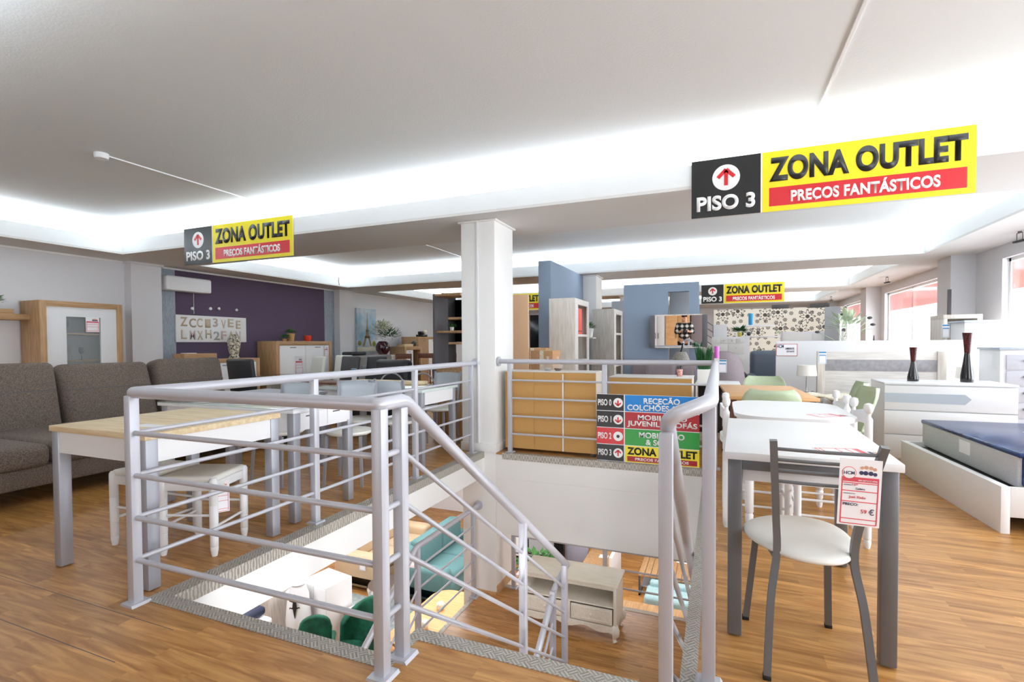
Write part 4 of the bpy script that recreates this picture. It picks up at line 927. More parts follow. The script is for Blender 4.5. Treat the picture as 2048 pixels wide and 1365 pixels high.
# ---- far right: white screen, headboard, lamp ----
tag(bxs('partition_panel','white',None,.80,3.30,8.5,8.56,0,1.262),'long low white partition carrying a red framed sheet','partition')
t=price_tag('landscape red framed information sheet on the low white partition',.01,.01,(0,0,0)); bpy.data.objects.remove(t) if False else None
for o in list(t.children): bpy.data.objects.remove(o)
t['category']='information sheet'; t.name='information_sheet'; t.location=(.94,8.495,1.13)
MB().box(-.14,.14,-.002,0,-.09,.09).build('sheet','paper',t,world=False)
MB().box(-.14,.14,-.003,-.002,.084,.09).box(-.14,.14,-.003,-.002,-.09,-.084).box(-.14,-.134,-.003,-.002,-.09,.09).box(.134,.14,-.003,-.002,-.09,.09).build('border','dred',t,world=False)
for s_,a in(('HCM',(-.13,-.04,.03,.08)),('AMBIENTE',(-.02,.10,.005,.035)),('ESTANTE',(-.0,.10,-.035,-.01))): text('lettering',s_,'ink',t,.94+a[0],.94+a[1],1.13+a[2],1.13+a[3],8.491,bold=.02)
t=thing('headboard','pale wood bed headboard with a grey stone band on the white partition','headboard',(2.0,7.9,0))
bxs('post','gloak',t,1.24,1.33,7.88,7.95,0,1.12); bxs('post','gloak',t,2.55,2.64,7.88,7.95,0,1.12); bxs('panel','gloakh',t,1.33,2.55,7.90,7.94,.25,1.115); bxs('stone_band','stone',t,1.33,2.55,7.894,7.90,.86,1.01)
tag(bxs('base_bed','whitem',None,1.3,2.6,6.98,7.86,.001,.5,bev=.03),'pale bed base in front of the banded headboard','bed')
for x in(1.35,2.5): pass
price_tag('blue edged price tag hanging at the left post of the banded headboard',.09,.17,(1.30,7.878,.95),(0,0,0),blue=True)
def tlamp(label,x,y,z):
    t=thing('table_lamp',label,'lamp',(x,y,z)); MB().lathe([(.10,.22),(.125,.225),(.115,.37),(.112,.37)],(x,y,z),24).build('lamp_shade','wax',t); MB().lathe([(.06,0),(.06,.012),(.01,.02),(.008,.24),(.002,.24)],(x,y,z+.001),16).build('lamp_base','chrome',t)
t=thing('bedside_table','white bedside table under the lamp left of the headboard','bedside table',(1.12,7.9,0)); bxs('body','white',t,.95,1.22,7.75,8.1,0,.54); bxs('top','dgl',t,.94,1.23,7.74,8.11,.54,.56)
tlamp('table lamp with a plastic wrapped white shade left of the headboard',1.12,7.92,.56)
t=thing('bedside_table','white bedside table right of the headboard','bedside table',(2.85,7.9,0)); bxs('body','white',t,2.72,3.0,7.75,8.1,0,.54); bxs('top','white',t,2.71,3.01,7.74,8.11,.54,.56)
tlamp('table lamp with a cream shade right of the headboard, behind the vase',2.86,7.9,.56)
tag(MB().grid(lambda u,v:(1.05+.5*u,7.1+.5*v,.565+.02*math.sin(9*u)*math.cos(7*v)),10,10).build('throw_blanket','cream',None,solid=.02),'cream shaggy throw lying at the foot of the headboard','blanket')
# chest with handles at far right
t=thing('chest_of_drawers','grey white chest of drawers with chrome handles at the right edge','chest of drawers',(3.2,7.2,0)); bxs('body','white',t,2.85,3.75,7.12,7.6,0,1.15); bxs('top','lgrey',t,2.835,3.77,7.1,7.62,1.15,1.175)
for i in range(6):
    z=1.10-.175*(i+1); d=bxs('drawer_front',mat('lilac grey front','c4c5cf',.5),t,2.90,3.72,7.105,7.12,z+.006,z+.169); MB().tube([(3.04,7.10,z+.11),(3.08,7.080,z+.10),(3.30,7.080,z+.10),(3.34,7.10,z+.11)],.011,8).build('handle','steel',d)
t=thing('open_shelf','pale oak open shelf cabinet below the right hand column','shelving unit',(3.25,9.6,0)); 
for a in((3.10,3.15,9.4,9.9,0,1.58),(3.50,3.56,9.4,9.9,0,1.58),(3.10,3.56,9.4,9.9,1.58,1.64),(3.15,3.5,9.85,9.9,0,1.58),(3.15,3.5,9.4,9.85,1.0,1.04)): bxs('panel','gloak',t,*a)
tag(bxs('white_cupboard','white',None,3.12,3.80,8.75,9.2,0,1.50),'tall white cupboard with a grey top board by the right window','cupboard')
tag(bxs('top_board','lgrey',None,3.10,3.82,8.7,9.25,1.501,1.53),'grey board lying on the tall white cupboard','board')
# flower vase and small ornaments near the window
t=thing('vase','glass vase with tall cream magnolia branches by the window','vase',(1.75,8.9,1.0)); tag(bxs('low_cabinet','white',None,1.3,3.0,8.7,9.15,0,1.0),'white low cabinet hidden behind the white partition','cabinet')
MB().lathe([(.05,0),(.055,.30),(.05,.30)],(1.75,8.9,1.001),16).build('body','glass',t); leafy('leaves',t,(1.78,8.9,1.40),.32,48,'leafp',.13,21,up=1.2)
mb=MB(); 
for dx,dz in((-.35,.40),(-.2,.62),(.05,.72),(.32,.58),(.34,.5),(.2,.3),(-.1,.45)): mb.tube([(1.75,8.9,1.1),(1.75+dx*.4,8.9,1.0+dz*.7),(1.75+dx,8.92,1.0+dz)],.004,5)
mb.build('stems','leafp',t); mb=MB()
for dx,dz in((-.35,.40),(.32,.60),(.36,.5),(-.02,.66)): mb.sph((1.75+dx,8.92,1.0+dz),.035,.6,8)
mb.build('buds','dgl',t)
tag(MB().cyl((1.70,8.95,1.001),(1.70,8.95,1.62),.02).build('glass_rod','chrome'),'tall thin bright tube standing beside the magnolia vase','glass tube')
def cone(label,x,y,h): tag(MB().lathe([(.035,0),(.04,.02),(.018,h*.6),(.006,h)],(x,y,1.001),14).build('cone_ornament','blackg'),label,'ornament')
cone('dark bottle shaped ornament right of the magnolia branches',2.12,8.9,.34); cone('small dark pyramid ornament beside the bottle ornament',2.28,8.9,.27); cone('tiny dark ornament farthest right on the hidden low cabinet',2.62,8.9,.2)
tag(bxs('leaning_panel','greyw',None,1.98,2.25,11.8,11.83,0,1.95),'pale framed panel leaning by the window column','panel')
tag(bxs('black_strip','dgrey',None,3.50,3.54,10.42,10.47,0,2.1),'narrow black strip standing against the right hand column','strip')
price_tag('blue edged price tag beside the narrow black strip',.09,.2,(3.13,9.39,1.30),(0,0,0),blue=True)
# far wallpaper wall and what stands before it
def flower_paper():
    m=bpy.data.materials.new('flower wallpaper'); m.use_nodes=True; nt=m.node_tree; N=nt.nodes.new; L=nt.links.new; b=nt.nodes['Principled BSDF']; b.inputs['Roughness'].default_value=.8
    tc=N('ShaderNodeTexCoord')
    def layer(scale,off,rad,pet,ringw):
        mp=N('ShaderNodeMapping'); mp.inputs['Location'].default_value=off; mp.inputs['Rotation'].default_value=(R(90),0,0); mp.inputs['Scale'].default_value=(scale,)*3; L(tc.outputs['Object'],mp.inputs[0])
        v=N('ShaderNodeTexVoronoi'); v.voronoi_dimensions='2D'; v.inputs['Scale'].default_value=1; v.inputs['Randomness'].default_value=.45; L(mp.outputs[0],v.inputs['Vector'])
        s=N('ShaderNodeVectorMath'); s.operation='SUBTRACT'; L(mp.outputs[0],s.inputs[0]); L(v.outputs['Position'],s.inputs[1])
        sp=N('ShaderNodeSeparateXYZ'); L(s.outputs[0],sp.inputs[0]); at=N('ShaderNodeMath'); at.operation='ARCTAN2'; L(sp.outputs[0],at.inputs[0]); L(sp.outputs[1],at.inputs[1])
        ml=N('ShaderNodeMath'); ml.operation='MULTIPLY'; ml.inputs[1].default_value=pet; L(at.outputs[0],ml.inputs[0]); co=N('ShaderNodeMath'); co.operation='COSINE'; L(ml.outputs[0],co.inputs[0])
        ma=N('ShaderNodeMath'); ma.operation='MULTIPLY_ADD'; ma.inputs[1].default_value=rad*.25; ma.inputs[2].default_value=rad*.75; L(co.outputs[0],ma.inputs[0])
        sb=N('ShaderNodeMath'); sb.operation='SUBTRACT'; L(v.outputs['Distance'],sb.inputs[0]); L(ma.outputs[0],sb.inputs[1]); ab=N('ShaderNodeMath'); ab.operation='ABSOLUTE'; L(sb.outputs[0],ab.inputs[0])
        lt=N('ShaderNodeMath'); lt.operation='LESS_THAN'; lt.inputs[1].default_value=ringw; L(ab.outputs[0],lt.inputs[0])
        l2=N('ShaderNodeMath'); l2.operation='LESS_THAN'; l2.inputs[1].default_value=rad*.28; L(v.outputs['Distance'],l2.inputs[0])
        mx=N('ShaderNodeMath'); mx.operation='MAXIMUM'; L(lt.outputs[0],mx.inputs[0]); L(l2.outputs[0],mx.inputs[1]); return mx
    a=layer(1.75,(0,0,0),.36,8,.03); c=layer(4.2,(.3,.2,.4),.22,7,.06); mx=N('ShaderNodeMath'); mx.operation='MAXIMUM'; L(a.outputs[0],mx.inputs[0]); L(c.outputs[0],mx.inputs[1])
    mi=N('ShaderNodeMix'); mi.data_type='RGBA'; mi.inputs[6].default_value=lin('f4f0e4'); mi.inputs[7].default_value=lin('55504c'); L(mx.outputs[0],mi.inputs[0]); L(mi.outputs[2],b.inputs['Base Color']); return m
tag(MB().box(-.145,3.55,17.8,17.9,0,2.31).build('partition_wall',flower_paper()),'far partition papered with black and cream flower wallpaper','partition')
for x,w in((1.5,.46),(2.5,.5)): tag(bxs('dark_slab','dgl',None,x,x+w,17.2,17.3,2.26,2.38),'dark slab fixed under the ceiling before the flower wallpaper, %s one'%('left' if x<2 else 'right'),'panel')
t=thing('chest_of_drawers','tall white chest of many drawers before the flower wallpaper','chest of drawers',(.22,11.4,0)); bxs('body','white',t,-.13,.58,11.2,11.65,0,1.36)
for i in range(6):
    z=1.34-.115 if i==0 else 1.225-.215*i
    n=4 if i==0 else(2 if i==1 else 1); w=.60/n
    for k in range(n): d=bxs('drawer_front','whitem',t,-.12+w*k,-.125+w*(k+1),11.185,11.2,z+.004,z+(.108 if i==0 else .208)); MB().sph((-.12+w*(k+.5),11.18,z+(.055 if i==0 else .12)),.012,1,8).build('knob','chrome',d)
pot_plant('spiky plant in a yellow pot on the tall white chest',.40,11.4,1.36,.045,.09,.14,mat('yellow pot','d9cf5a',.5),'leafd',60,15,ln=.12)
tag(bxs('small_cabinet','white',None,-.10,.16,11.35,11.6,1.361,1.62),'small white box standing on the tall chest by the spiky plant','box')
t=thing('wall_shelf','pair of white shelves on the flower wallpaper','shelf',(1,13.5,1.4))
bxs('board','white',t,.38,1.25,13.4,13.65,1.62,1.66); bxs('board','white',t,.50,1.45,13.4,13.65,1.36,1.40); bxs('upright','white',t,.38,.44,13.4,13.65,1.2,1.62); bxs('upright','white',t,.62,.66,13.62,13.65,1.40,1.62)
tag(MB().lathe([(.045,0),(.05,.02),(.05,.27),(.045,.28)],(.72,13.5,1.661),20).build('blue_cylinder_vase','turq'),'bright blue cylinder vase on the upper white shelf','vase')
tag(MB().sph((.68,13.5,1.45),.05).build('ornament','blackg'),'black round ornament on the lower white shelf','ornament')
pot_plant('pale green plant at the right end of the lower white shelf',1.35,13.5,1.40,.03,.04,.10,fm='leafp',n=60,seed=17)
t=thing('cabinet','wide white wall cabinet right of the flower wallpaper shelves','cabinet',(2.1,12.2,0)); bxs('body','white',t,1.25,2.35,12.0,12.4,0,1.46); bxs('door','whitem',t,1.27,1.78,11.985,12.0,.1,1.42); bxs('door','whitem',t,1.80,2.33,11.985,12.0,.1,1.42)
t=thing('recliner','blue grey leather recliner behind the low white partition','armchair',(.75,9.7,0))
for nm,a in(('backrest',(.52,1.1,9.85,10.1,.4,1.10)),('seat',(.55,1.1,9.3,9.9,.0,.5)),('armrest',(.45,.62,9.25,9.95,.15,.70))): cushion(nm,*a,b=.08,parent=t,m=mat('slate leather','5a6472',.45) if nm=='backrest' else M['slate leather'] if 'slate leather' in M else bpy.data.materials['slate leather'])
t=thing('leather_stool','black leather sofa arm left of the blue grey recliner','sofa',(.3,9.6,0)); cushion('body',.18,.45,9.3,9.9,.0,.74,b=.06,parent=t,m='blkl'); cushion('armrest',.05,.20,9.3,9.9,.0,.68,b=.05,parent=t,m='blkl')
t=thing('candle_holder','magenta glass candle holder beside the tall grass','candle holder',(0,6.75,.76)); MB().lathe([(.03,0),(.03,.15),(.026,.15)],(-.02,6.82,1.05),16).build('glass_cup','mag',t); MB().box(-.05,.01,6.79,6.85,.761,1.05).build('stand','white',t)
# metal stair rail to the upper floor far right of the mirror
t=thing('stair_handrail','thin steel railing of a distant staircase right of the mirror','railing',(-.3,15,1.2))
for k in range(5): MB().cyl((-1.25,16.5,2.55-.2*k),(-.15,16.5,1.75-.2*k),.013).build('bar','steel',t)
for x in(-1.25,-.7,-.15): MB().cyl((x,16.5,0),(x,16.5,2.55-.727*(x+1.25)),.015).build('post','steel',t)
# ceiling fixtures
def spot(label,x,y,z=2.67,rz=0):
    t=thing('spotlight',label,'spotlight',(x,y,z)); MB().box(-.025,.025,-.09,.09,-.14,-.115,bev=.005).build('lamp_head','black',t,world=False); MB().tube([(0,-.05,-.115),(0,-.05,-.02),(0,.05,-.02),(0,.05,-.115)],.005,6).cyl((0,0,-.02),(0,0,0),.02).build('bracket','steel',t,world=False); t.rotation_euler=(0,0,rz)
spot('black halogen spotlight at the right picture edge by the window',3.62,8.6,rz=R(10)); spot('black spotlight under the soffit, middle of the three by the windows',3.42,13.4,rz=R(10)); spot('farthest black spotlight under the soffit by the windows',3.25,18.4,rz=R(10)); spot('dark spotlight near the ceiling above the flower wallpaper',.48,16.1,rz=R(80))
def detector(label,x,y,y1):
    t=thing('smoke_detector',label,'smoke detector',(x,y,3.05)); MB().lathe([(.03,3.045),(.055,3.05),(.06,3.075),(.06,3.10)],(x,y,0),20).build('housing','white',t)
    if y1: MB().box(x-.008,x+.008,y+.05,y1,3.088,3.10).build('cable_trunking','white',t)
detector('white smoke detector with a cable trunking on the left ceiling',-5.5,3.03,4.75); detector('small smoke detector on the ceiling above the far ZONA OUTLET sign',.95,14.2,None)
tag(MB().box(.72,.738,-.2,4.8,3.088,3.10).build('cable_trunking','white'),'white cable trunking crossing the ceiling at the upper right','cable trunking')
tag(MB().box(-5.05,-5.035,6.3,9.9,3.088,3.10).build('cable_trunking','white'),'white cable trunking on the ceiling left of the white pillar','cable trunking')
# banners on the windows, reading outwards
def banner(label,a,b,s,ya,yb):
    t=thing('window_banner',label,'banner',(3.97,(a+b)/2,2.0)); MB().box(3.965,3.97,a,b,2.0,2.40).build('film','film',t)
    if s: text('lettering',s,'swhite',t,0,1,2.08,2.29,0,depth=.001,mtx=Matrix.Translation((3.962,yb,0))@Matrix(((0,1,0,0),(ya-yb,0,0,0),(0,0,1,0),(0,0,0,1))))
banner('pink banner with reversed white letters on the nearest right window',6.2,9.6,'DESCONTOS PERMANENTES',9.2,6.35) 
banner('pink banner paled by backlight across the second window from the right',12.2,15.3,None,0,0); banner('pink banner paled by backlight on the farthest window',17.0,19.8,None,0,0)

for y in(9.75,14.2): tag(MB().tube([(-8.56,y,2.90),(-8.54,y+.02,2.86),(-8.535,y,2.78),(-8.54,y+.03,2.69)],.006,6).build('loose_cable','black'),'short loose black cable hanging over the %s left fascia edge'%('nearer' if y<10 else 'farther'),'cable')
# ================= LOWER SHOWROOM (floor at -3.3) and LANDING =================
# white cabinet on the landing
t=thing('tv_cabinet','white painted tv cabinet with two drawers and curved legs standing on the landing','cabinet',(-1.385,5.0,-1.65))
zb=-1.65; X0,X1,Y0,Y1=-1.86,-.90,4.80,5.17
def bb(nm,m,*a,bev=.003,p=None): return MB().box(*a,bev=bev).build(nm,m,p or t)
M['cabw']=mat('aged white paint','f3ede1',.5,var=.05,scale=60); M['cabt']=grain('washed white top','e6dac5','f0e8d8',0,sc=5)
bb('top','cabt',X0-.02,X1+.02,Y0-.025,Y1+.015,zb+.545,zb+.57,bev=.008)
bb('side_panel','cabw',X0,X0+.03,Y0,Y1,zb+.14,zb+.545); bb('side_panel','cabw',X1-.03,X1,Y0,Y1,zb+.14,zb+.545); bb('back_board','cabw',X0,X1,Y1-.012,Y1,zb+.14,zb+.545)
bb('shelf','cabw',X0+.03,X1-.03,Y0+.005,Y1-.02,zb+.33,zb+.345); bb('bottom','cabw',X0+.03,X1-.03,Y0,Y1-.02,zb+.14,zb+.155)
bb('front_rail','cabw',X0+.03,X1-.03,Y0,Y0+.015,zb+.505,zb+.545); bb('center_stile','cabw',-1.40,-1.36,Y0,Y0+.02,zb+.155,zb+.33)
for a,b in((X0+.04,-1.41),(-1.35,X1-.04)):
    d=bb('drawer','cabw',a,b,Y0-.008,Y0+.01,zb+.17,zb+.32)
    MB().box(a+.02,b-.02,Y0-.013,Y0-.008,zb+.19,zb+.20).box(a+.02,b-.02,Y0-.013,Y0-.008,zb+.29,zb+.30).box(a+.02,a+.03,Y0-.013,Y0-.008,zb+.20,zb+.29).box(b-.03,b-.02,Y0-.013,Y0-.008,zb+.20,zb+.29).build('moulding','cabw',d)
    MB().sph(((a+b)/2,Y0-.022,zb+.245),.014,1,10).build('knob','cabw',d)
pts=[(X0,zb+.15)]
for k in range(25):
    u=k/24; x=X0+(X1-X0)*u; pts.append((x,zb+.105+.018*math.cos(6*PI*u)*(1 if .1<u<.9 else 0)-.03*(abs(u-.5)*2)**6))
pts.append((X1,zb+.15)); MB().prism(pts,Y0-.004,Y0+.012).build('scalloped_skirt','cabw',t)
for x in(X0+.025,X1-.025):
    for y in(Y0+.025,Y1-.03):
        sx=1 if x>-1.4 else -1; sy=-1 if y<5 else 1
        MB().tube(smooth([(x,y,zb+.15),(x+sx*.02,y+sy*.02,zb+.12),(x+sx*.008,y+sy*.008,zb+.06),(x-sx*.002,y,zb+.03),(x+sx*.012,y+sy*.012,zb+.0)],3),[.034]*3+[.036]*3+[.023]*2+[.016]*3+[.022]*2,10).build('leg','cabw',t)
F=-3.3
def lsofa(label,cat,x0,x1,y0,y1,m,h=.95,arm=.62,seg=2,back='y1'):
    t=thing('sofa',label,cat,((x0+x1)/2,(y0+y1)/2,F)); c=lambda n,*a: cushion(n,*a,b=.08,parent=t,m=m)
    c('base',x0,x1,y0,y1,F+.05,F+.34); c('armrest',x0,x0+.28,y0,y1,F+.05,F+arm); c('armrest',x1-.28,x1,y0,y1,F+.05,F+arm)
    w=(x1-x0-.56)/seg
    for i in range(seg):
        a=x0+.28+w*i; c('seat_cushion',a+.005,a+w-.005,y0-.03,y1-.3,F+.32,F+.50); c('back_cushion',a+.005,a+w-.005,y1-.45,y1-.12,F+.48,F+h-.02)
    c('backrest',x0+.1,x1-.1,y1-.28,y1,F+.1,F+h-.1); return t
def rsofa(label,cat,x0,x1,y0,y1,m,h=.95,arm=.62,seg=2,flip=False):
    # seat faces -x/+x : built along y
    t=thing('sofa',label,cat,((x0+x1)/2,(y0+y1)/2,F)); c=lambda n,*a: cushion(n,*a,b=.08,parent=t,m=m)
    c('base',x0,x1,y0,y1,F+.05,F+.34); c('armrest',x0,x1,y0,y0+.28,F+.05,F+arm); c('armrest',x0,x1,y1-.28,y1,F+.05,F+arm); w=(y1-y0-.56)/seg
    for i in range(seg):
        a=y0+.28+w*i; c('seat_cushion',x0+.25,x1+.03,a+.005,a+w-.005,F+.32,F+.50); c('back_cushion',x0+.12,x0+.42,a+.005,a+w-.005,F+.48,F+h)
    c('backrest',x0,x0+.26,y0+.05,y1-.05,F+.1,F+h-.08); return t
rsofa('teal fabric sofa in the lower showroom, seen through the landing railing','sofa',-5.35,-4.32,7.45,9.5,'teal')
price_tag('red price tag on the near end of the teal sofa',.14,.26,(-4.95,7.43,F+.62),(0,0,0))
rsofa('beige leather sofa in the lower showroom left of the teal one','sofa',-6.7,-5.75,7.4,9.4,'beige',.95,.66)
price_tag('blue edged price tag on the beige leather sofa',.14,.2,(-5.73,7.7,F+.50),(0,0,R(60)),blue=True)
price_tag('blue price tag hanging from the beige sofa armrest front',.14,.16,(-6.0,7.38,F+.42),(0,0,0),blue=True)
# coffee table and ball
t=thing('coffee_table','orange wood coffee table with rounded ends and a white ball, below the landing','table',(-3.95,6.55,F)); MB().prism(roundrect(-4.35,-3.55,5.7,7.35,.3),F+.38,F+.42,'z').build('tabletop','beech',t)
for x,y in((-4.15,6.0),(-3.75,6.0),(-4.15,7.05),(-3.75,7.05)): MB().cyl((x,y,F),(x,y,F+.38),.025,.03).build('leg','beech',t)
for (x,y,l) in((-3.98,6.72,'upper'),(-3.93,6.18,'lower')):
    tag(MB().sph((x,y,F+.42+.067),.067,n=20).build('wicker_ball',mat('white wicker','efe6d6',.8,var=.25,scale=45)),'white wicker ball on the orange coffee table, %s of the two'%l,'decorative ball','white wicker balls')
# green velvet chairs
def vchair(label,x,y,rz,s=1.0,h=.92,name='velvet_chair'):
    t=thing(name,label,'chair',group=None)
    mb=MB(); w=.27*s
    mb.grid(lambda u,v:(-w*math.cos(PI*u)*(1-.12*v*v*1),-.10-.24*s*math.sin(PI*u)**.8*(1+.12*v),.40+(h-.40)*v*(.45+.55*math.sin(PI*u)**.7)),18,10); mb.build('backrest','velvet',t,solid=.07*s,sub=1)
    MB().lathe([(.20*s,.36),(.27*s,.38),(.28*s,.44),(.24*s,.50),(.05,.52)],(0,0,0),26).build('seat','velvet',t)
    for sx in(-1,1):
        for sy in(-1,1): MB().cyl((sx*.14,sy*.13,.37),(sx*.22,sy*.2,0),.012,.008).build('leg','chrome',t)
    t.location=(x,y,F); t.rotation_euler=(0,0,rz); return t
def highback(label,x,y,rz):
    t=thing('velvet_chair',label,'chair'); mb=MB()
    mb.prism([(-.2,.35)]+[(-.2+.0*k,.35) for k in()]+[(-.215,.75)]+[(-.2*math.cos(PI*k/10),.80+.13*math.sin(PI*k/10)) for k in range(1,10)]+[(.215,.75),(.2,.35)],-.24,-.17); b=mb.build('backrest','velvet',t); md=b.modifiers.new('bev','BEVEL'); md.width=.025; md.segments=3
    MB().box(-.22,.22,-.2,.22,.38,.48,bev=.04,seg=3).build('seat','velvet',t)
    for sx in(-1,1):
        for sy in(-1,1): MB().cyl((sx*.17,sy*.16,.38),(sx*.2,sy*.2,0),.012,.008).build('leg','chrome',t)
    t.location=(x,y,F); t.rotation_euler=(0,0,rz); return t
highback('emerald velvet dining chair with rounded top, seen through the left opening',-5.10,5.32,R(35))
vchair('large emerald velvet tub armchair beside the metal stringer below',-4.50,5.12,R(150),1.55,1.12,'velvet_armchair')
# white objects
t=thing('white_cabinet','glossy white cube shaped cabinet behind the green velvet chairs','cabinet',(-5.62,6.08,F),R(-10)); MB().box(-.28,.28,-.24,.24,0,.92,bev=.006).build('body','white',t,world=False)
for i in range(2): MB().box(-.275+.28*i,-.005+.28*i,-.252,-.24,.03,.89,bev=.003).build('door','white',t,world=False)
t=thing('floor_vase','white tall rounded vase painted with a black gecko','vase',(-5.75,5.62,F)); MB().lathe([(.12,0),(.16,.1),(.18,.5),(.15,.85),(.10,1.0),(.12,1.03)],(-5.75,5.62,F),28).build('body','white',t)
mb=MB(); gx,gy=-5.66,5.46
def gk(p): mb.prism(p,-.003,.003)
gk([(-.022,.06),(.0,.10),(.022,.06),(.03,-.03),(.012,-.14),(0,-.2),(-.012,-.14),(-.03,-.03)]); gk([(-.02,.11),(0,.16),(.02,.11),(0,.09)])
for s in(-1,1):
    gk([(s*.02,.04),(s*.07,.06),(s*.075,.08),(s*.06,.07),(s*.02,.06)]); gk([(s*.02,-.04),(s*.07,-.03),(s*.075,-.06),(s*.06,-.045),(s*.02,-.06)])
mb.build('gecko','black',t,mtx=Matrix.Translation((gx,gy,F+.78))@Matrix.Rotation(R(28),4,'Z'))
t=thing('bar_stool','chrome bar stool with white seat beside the emerald dining chair','bar stool',(-6.02,5.9,F)); MB().lathe([(.21,0),(.21,.012),(.05,.03),(.028,.05),(.028,.62),(.06,.64)],(-6.02,5.9,F+.001),28).lathe([(.02,.30),(.07,.34),(.07,.38),(.02,.42)],(-6.02,5.9,F),20).build('pedestal','chrome',t); MB().lathe([(.15,.64),(.2,.66),(.2,.72),(.1,.74)],(-6.02,5.9,F),24).build('seat','white',t)
t=thing('wood_samples','stack of upright grey wood panels leaning at the lower left wall','panels',(-6.7,5.9,F))
t['label']='upright grey wood panels leaning behind the mattresses downstairs'
for i in range(8): MB().box(-.02,.02,-.35,.35,0,1.45,bev=.002,m=Matrix.Translation((-6.75+i*.07,6.05-.02*i,F))@Matrix.Rotation(R(3-i),4,'Y')).build('panel','gloak',t)
def matt(label,z0,h,m,dx=0):
    t=thing('mattress',label,'mattress',(-6.3,4.6,F+z0),group='mattresses stacked downstairs'); MB().box(-7.0+dx,-5.62+dx,4.0,5.0,F+z0+.001,F+z0+h,bev=.05,seg=3).build('mattress_body',m,t)
    MB().box(-7.01+dx,-5.71+dx,3.99,5.01,F+z0+h*.45,F+z0+h*.55,bev=.01).build('border_band','white' if m=='navyd' else 'greyw',t)
for k in range(4): matt('white quilted mattress in the lower stack, %s'%('bottom one','second from the floor','third from the floor','topmost white one')[k],.0+.22*k,.215,'white',dx=.02*k)
matt('thin dark blue mattress with white piping on top of the stack downstairs',.88,.12,'navyd',-.06)
tag(bxs('display_board','white',None,-8.2,-7.05,4.9,5.0,F+.001,F+2.2),'large white panel standing behind the mattresses downstairs','panel')
t=thing('pouf','silver bowl shaped side table near the beige sofa downstairs','side table',(-5.15,7.0,F)); MB().lathe([(.12,0),(.18,.1),(.32,.30),(.36,.46),(.34,.5),(.05,.5)],(-5.15,7.0,F),28).build('body','chrome',t)
tag(bxs('rug',mat('grey rug','8d999b',.95,col2='a9b3b3',scale=12),None,-6.3,-4.7,6.2,7.3,F,F+.012),'grey mottled rug on the lower floor between chairs and sofas','rug')
t=thing('brochure_stand','open white brochures on a small table between cabinet and rug','brochures',(-5.0,6.15,F)); MB().box(-5.25,-4.75,6.0,6.3,F+.45,F+.47).build('tabletop','walnut',t); 
for x in(-5.2,-4.8):
    for y in(6.04,6.26): MB().box(x-.015,x+.015,y-.015,y+.015,F,F+.45).build('leg','steel',t)
for i in range(4): MB().box(-.09,.09,-.12,.12,0,.006,m=Matrix.Translation((-5.18+i*.12,6.15,F+.475+.007*i))@Matrix.Rotation(R(20*i-20),4,'Z')).build('brochure','paper',t)
# beyond the landing
t=thing('coffee_table','slatted walnut coffee table with a grey lower shelf beyond the landing','table',(-.85,9.6,F))
for i in range(9): MB().box(-1.32+i*.105,-1.225+i*.105,9.15,10.1,F+.355,F+.385,bev=.003).build('slat','oak',t)
for x in(-1.32,-.41):
    MB().box(x,x+.03,9.16,9.19,F,F+.355).box(x,x+.03,10.06,10.09,F,F+.355).box(x,x+.03,9.16,10.09,F,F+.03).build('leg_frame','dgrey',t)
MB().box(-1.28,-.42,9.2,10.05,F+.15,F+.17).build('lower_shelf','lgrey',t)
tag(bxs('magazine','paper',None,-.72,-.5,9.9,10.05,F+.386,F+.396),'white magazine on the slatted coffee table','magazine')
t=thing('armchair','pale blue low armchair beyond the landing, before the slatted table','armchair',(-.75,8.7,F)); cushion('seat',-1.15,-.35,8.55,9.05,F+.05,F+.3,b=.06,parent=t,m=mat('pale blue plush','9fc0c4',.95,var=.1,scale=40)); cushion('backrest',-1.1,-.4,8.95,9.1,F+.25,F+.38,b=.04,parent=t,m=bpy.data.materials['pale blue plush'])
tag(bxs('wooden_bench','oakh',None,-1.45,-.2,7.6,8.2,F+.001,F+.36),'low wooden bench just beyond the landing railing','bench')
t=thing('tv_unit','walnut and white desk with leaflets beyond the landing','desk',(-2.0,9.6,F)); MB().box(-2.35,-1.85,9.1,10.0,F,F+.42).build('body','oak',t); MB().box(-1.84,-1.78,9.1,10.0,F,F+.62).build('side_panel','white',t)
tag(bxs('leaflet','paper',None,-2.12,-1.95,9.5,9.65,F+.421,F+.43),'leaflet lying on the walnut and white desk','leaflet')
t=thing('television_wall','black tv wall panel with white shelves seen under the deep beam','cabinet',(-3.4,9.6,F)); MB().box(-4.0,-2.85,9.6,9.7,F,F+1.6).build('panel','tvscreen',t); MB().box(-3.55,-3.05,9.5,9.6,F+.3,F+.9).build('screen','greyw',t); MB().box(-3.9,-3.6,9.5,9.6,F+.2,F+1.2).build('shelf','white',t)
tag(bxs('partition_panel',mat('lavender grey','a2a6bb',.7),None,-2.84,-2.38,9.7,9.76,F,F+1.6),'lavender grey panel right of the black tv wall','panel')
pot_plant('green leafy plant behind the white tv cabinet, in front of the tv wall',-3.15,8.9,F,.12,.3,.4,n=160,seed=31,ln=.14)
pot_plant('small pot of pink and white flowers left of the white tv cabinet',-3.3,8.3,F,.08,.3,.2,fm=mat('pink flowers','e3b7b4',.8,col2='e8e6dd',scale=20),n=100,seed=33,ln=.07)
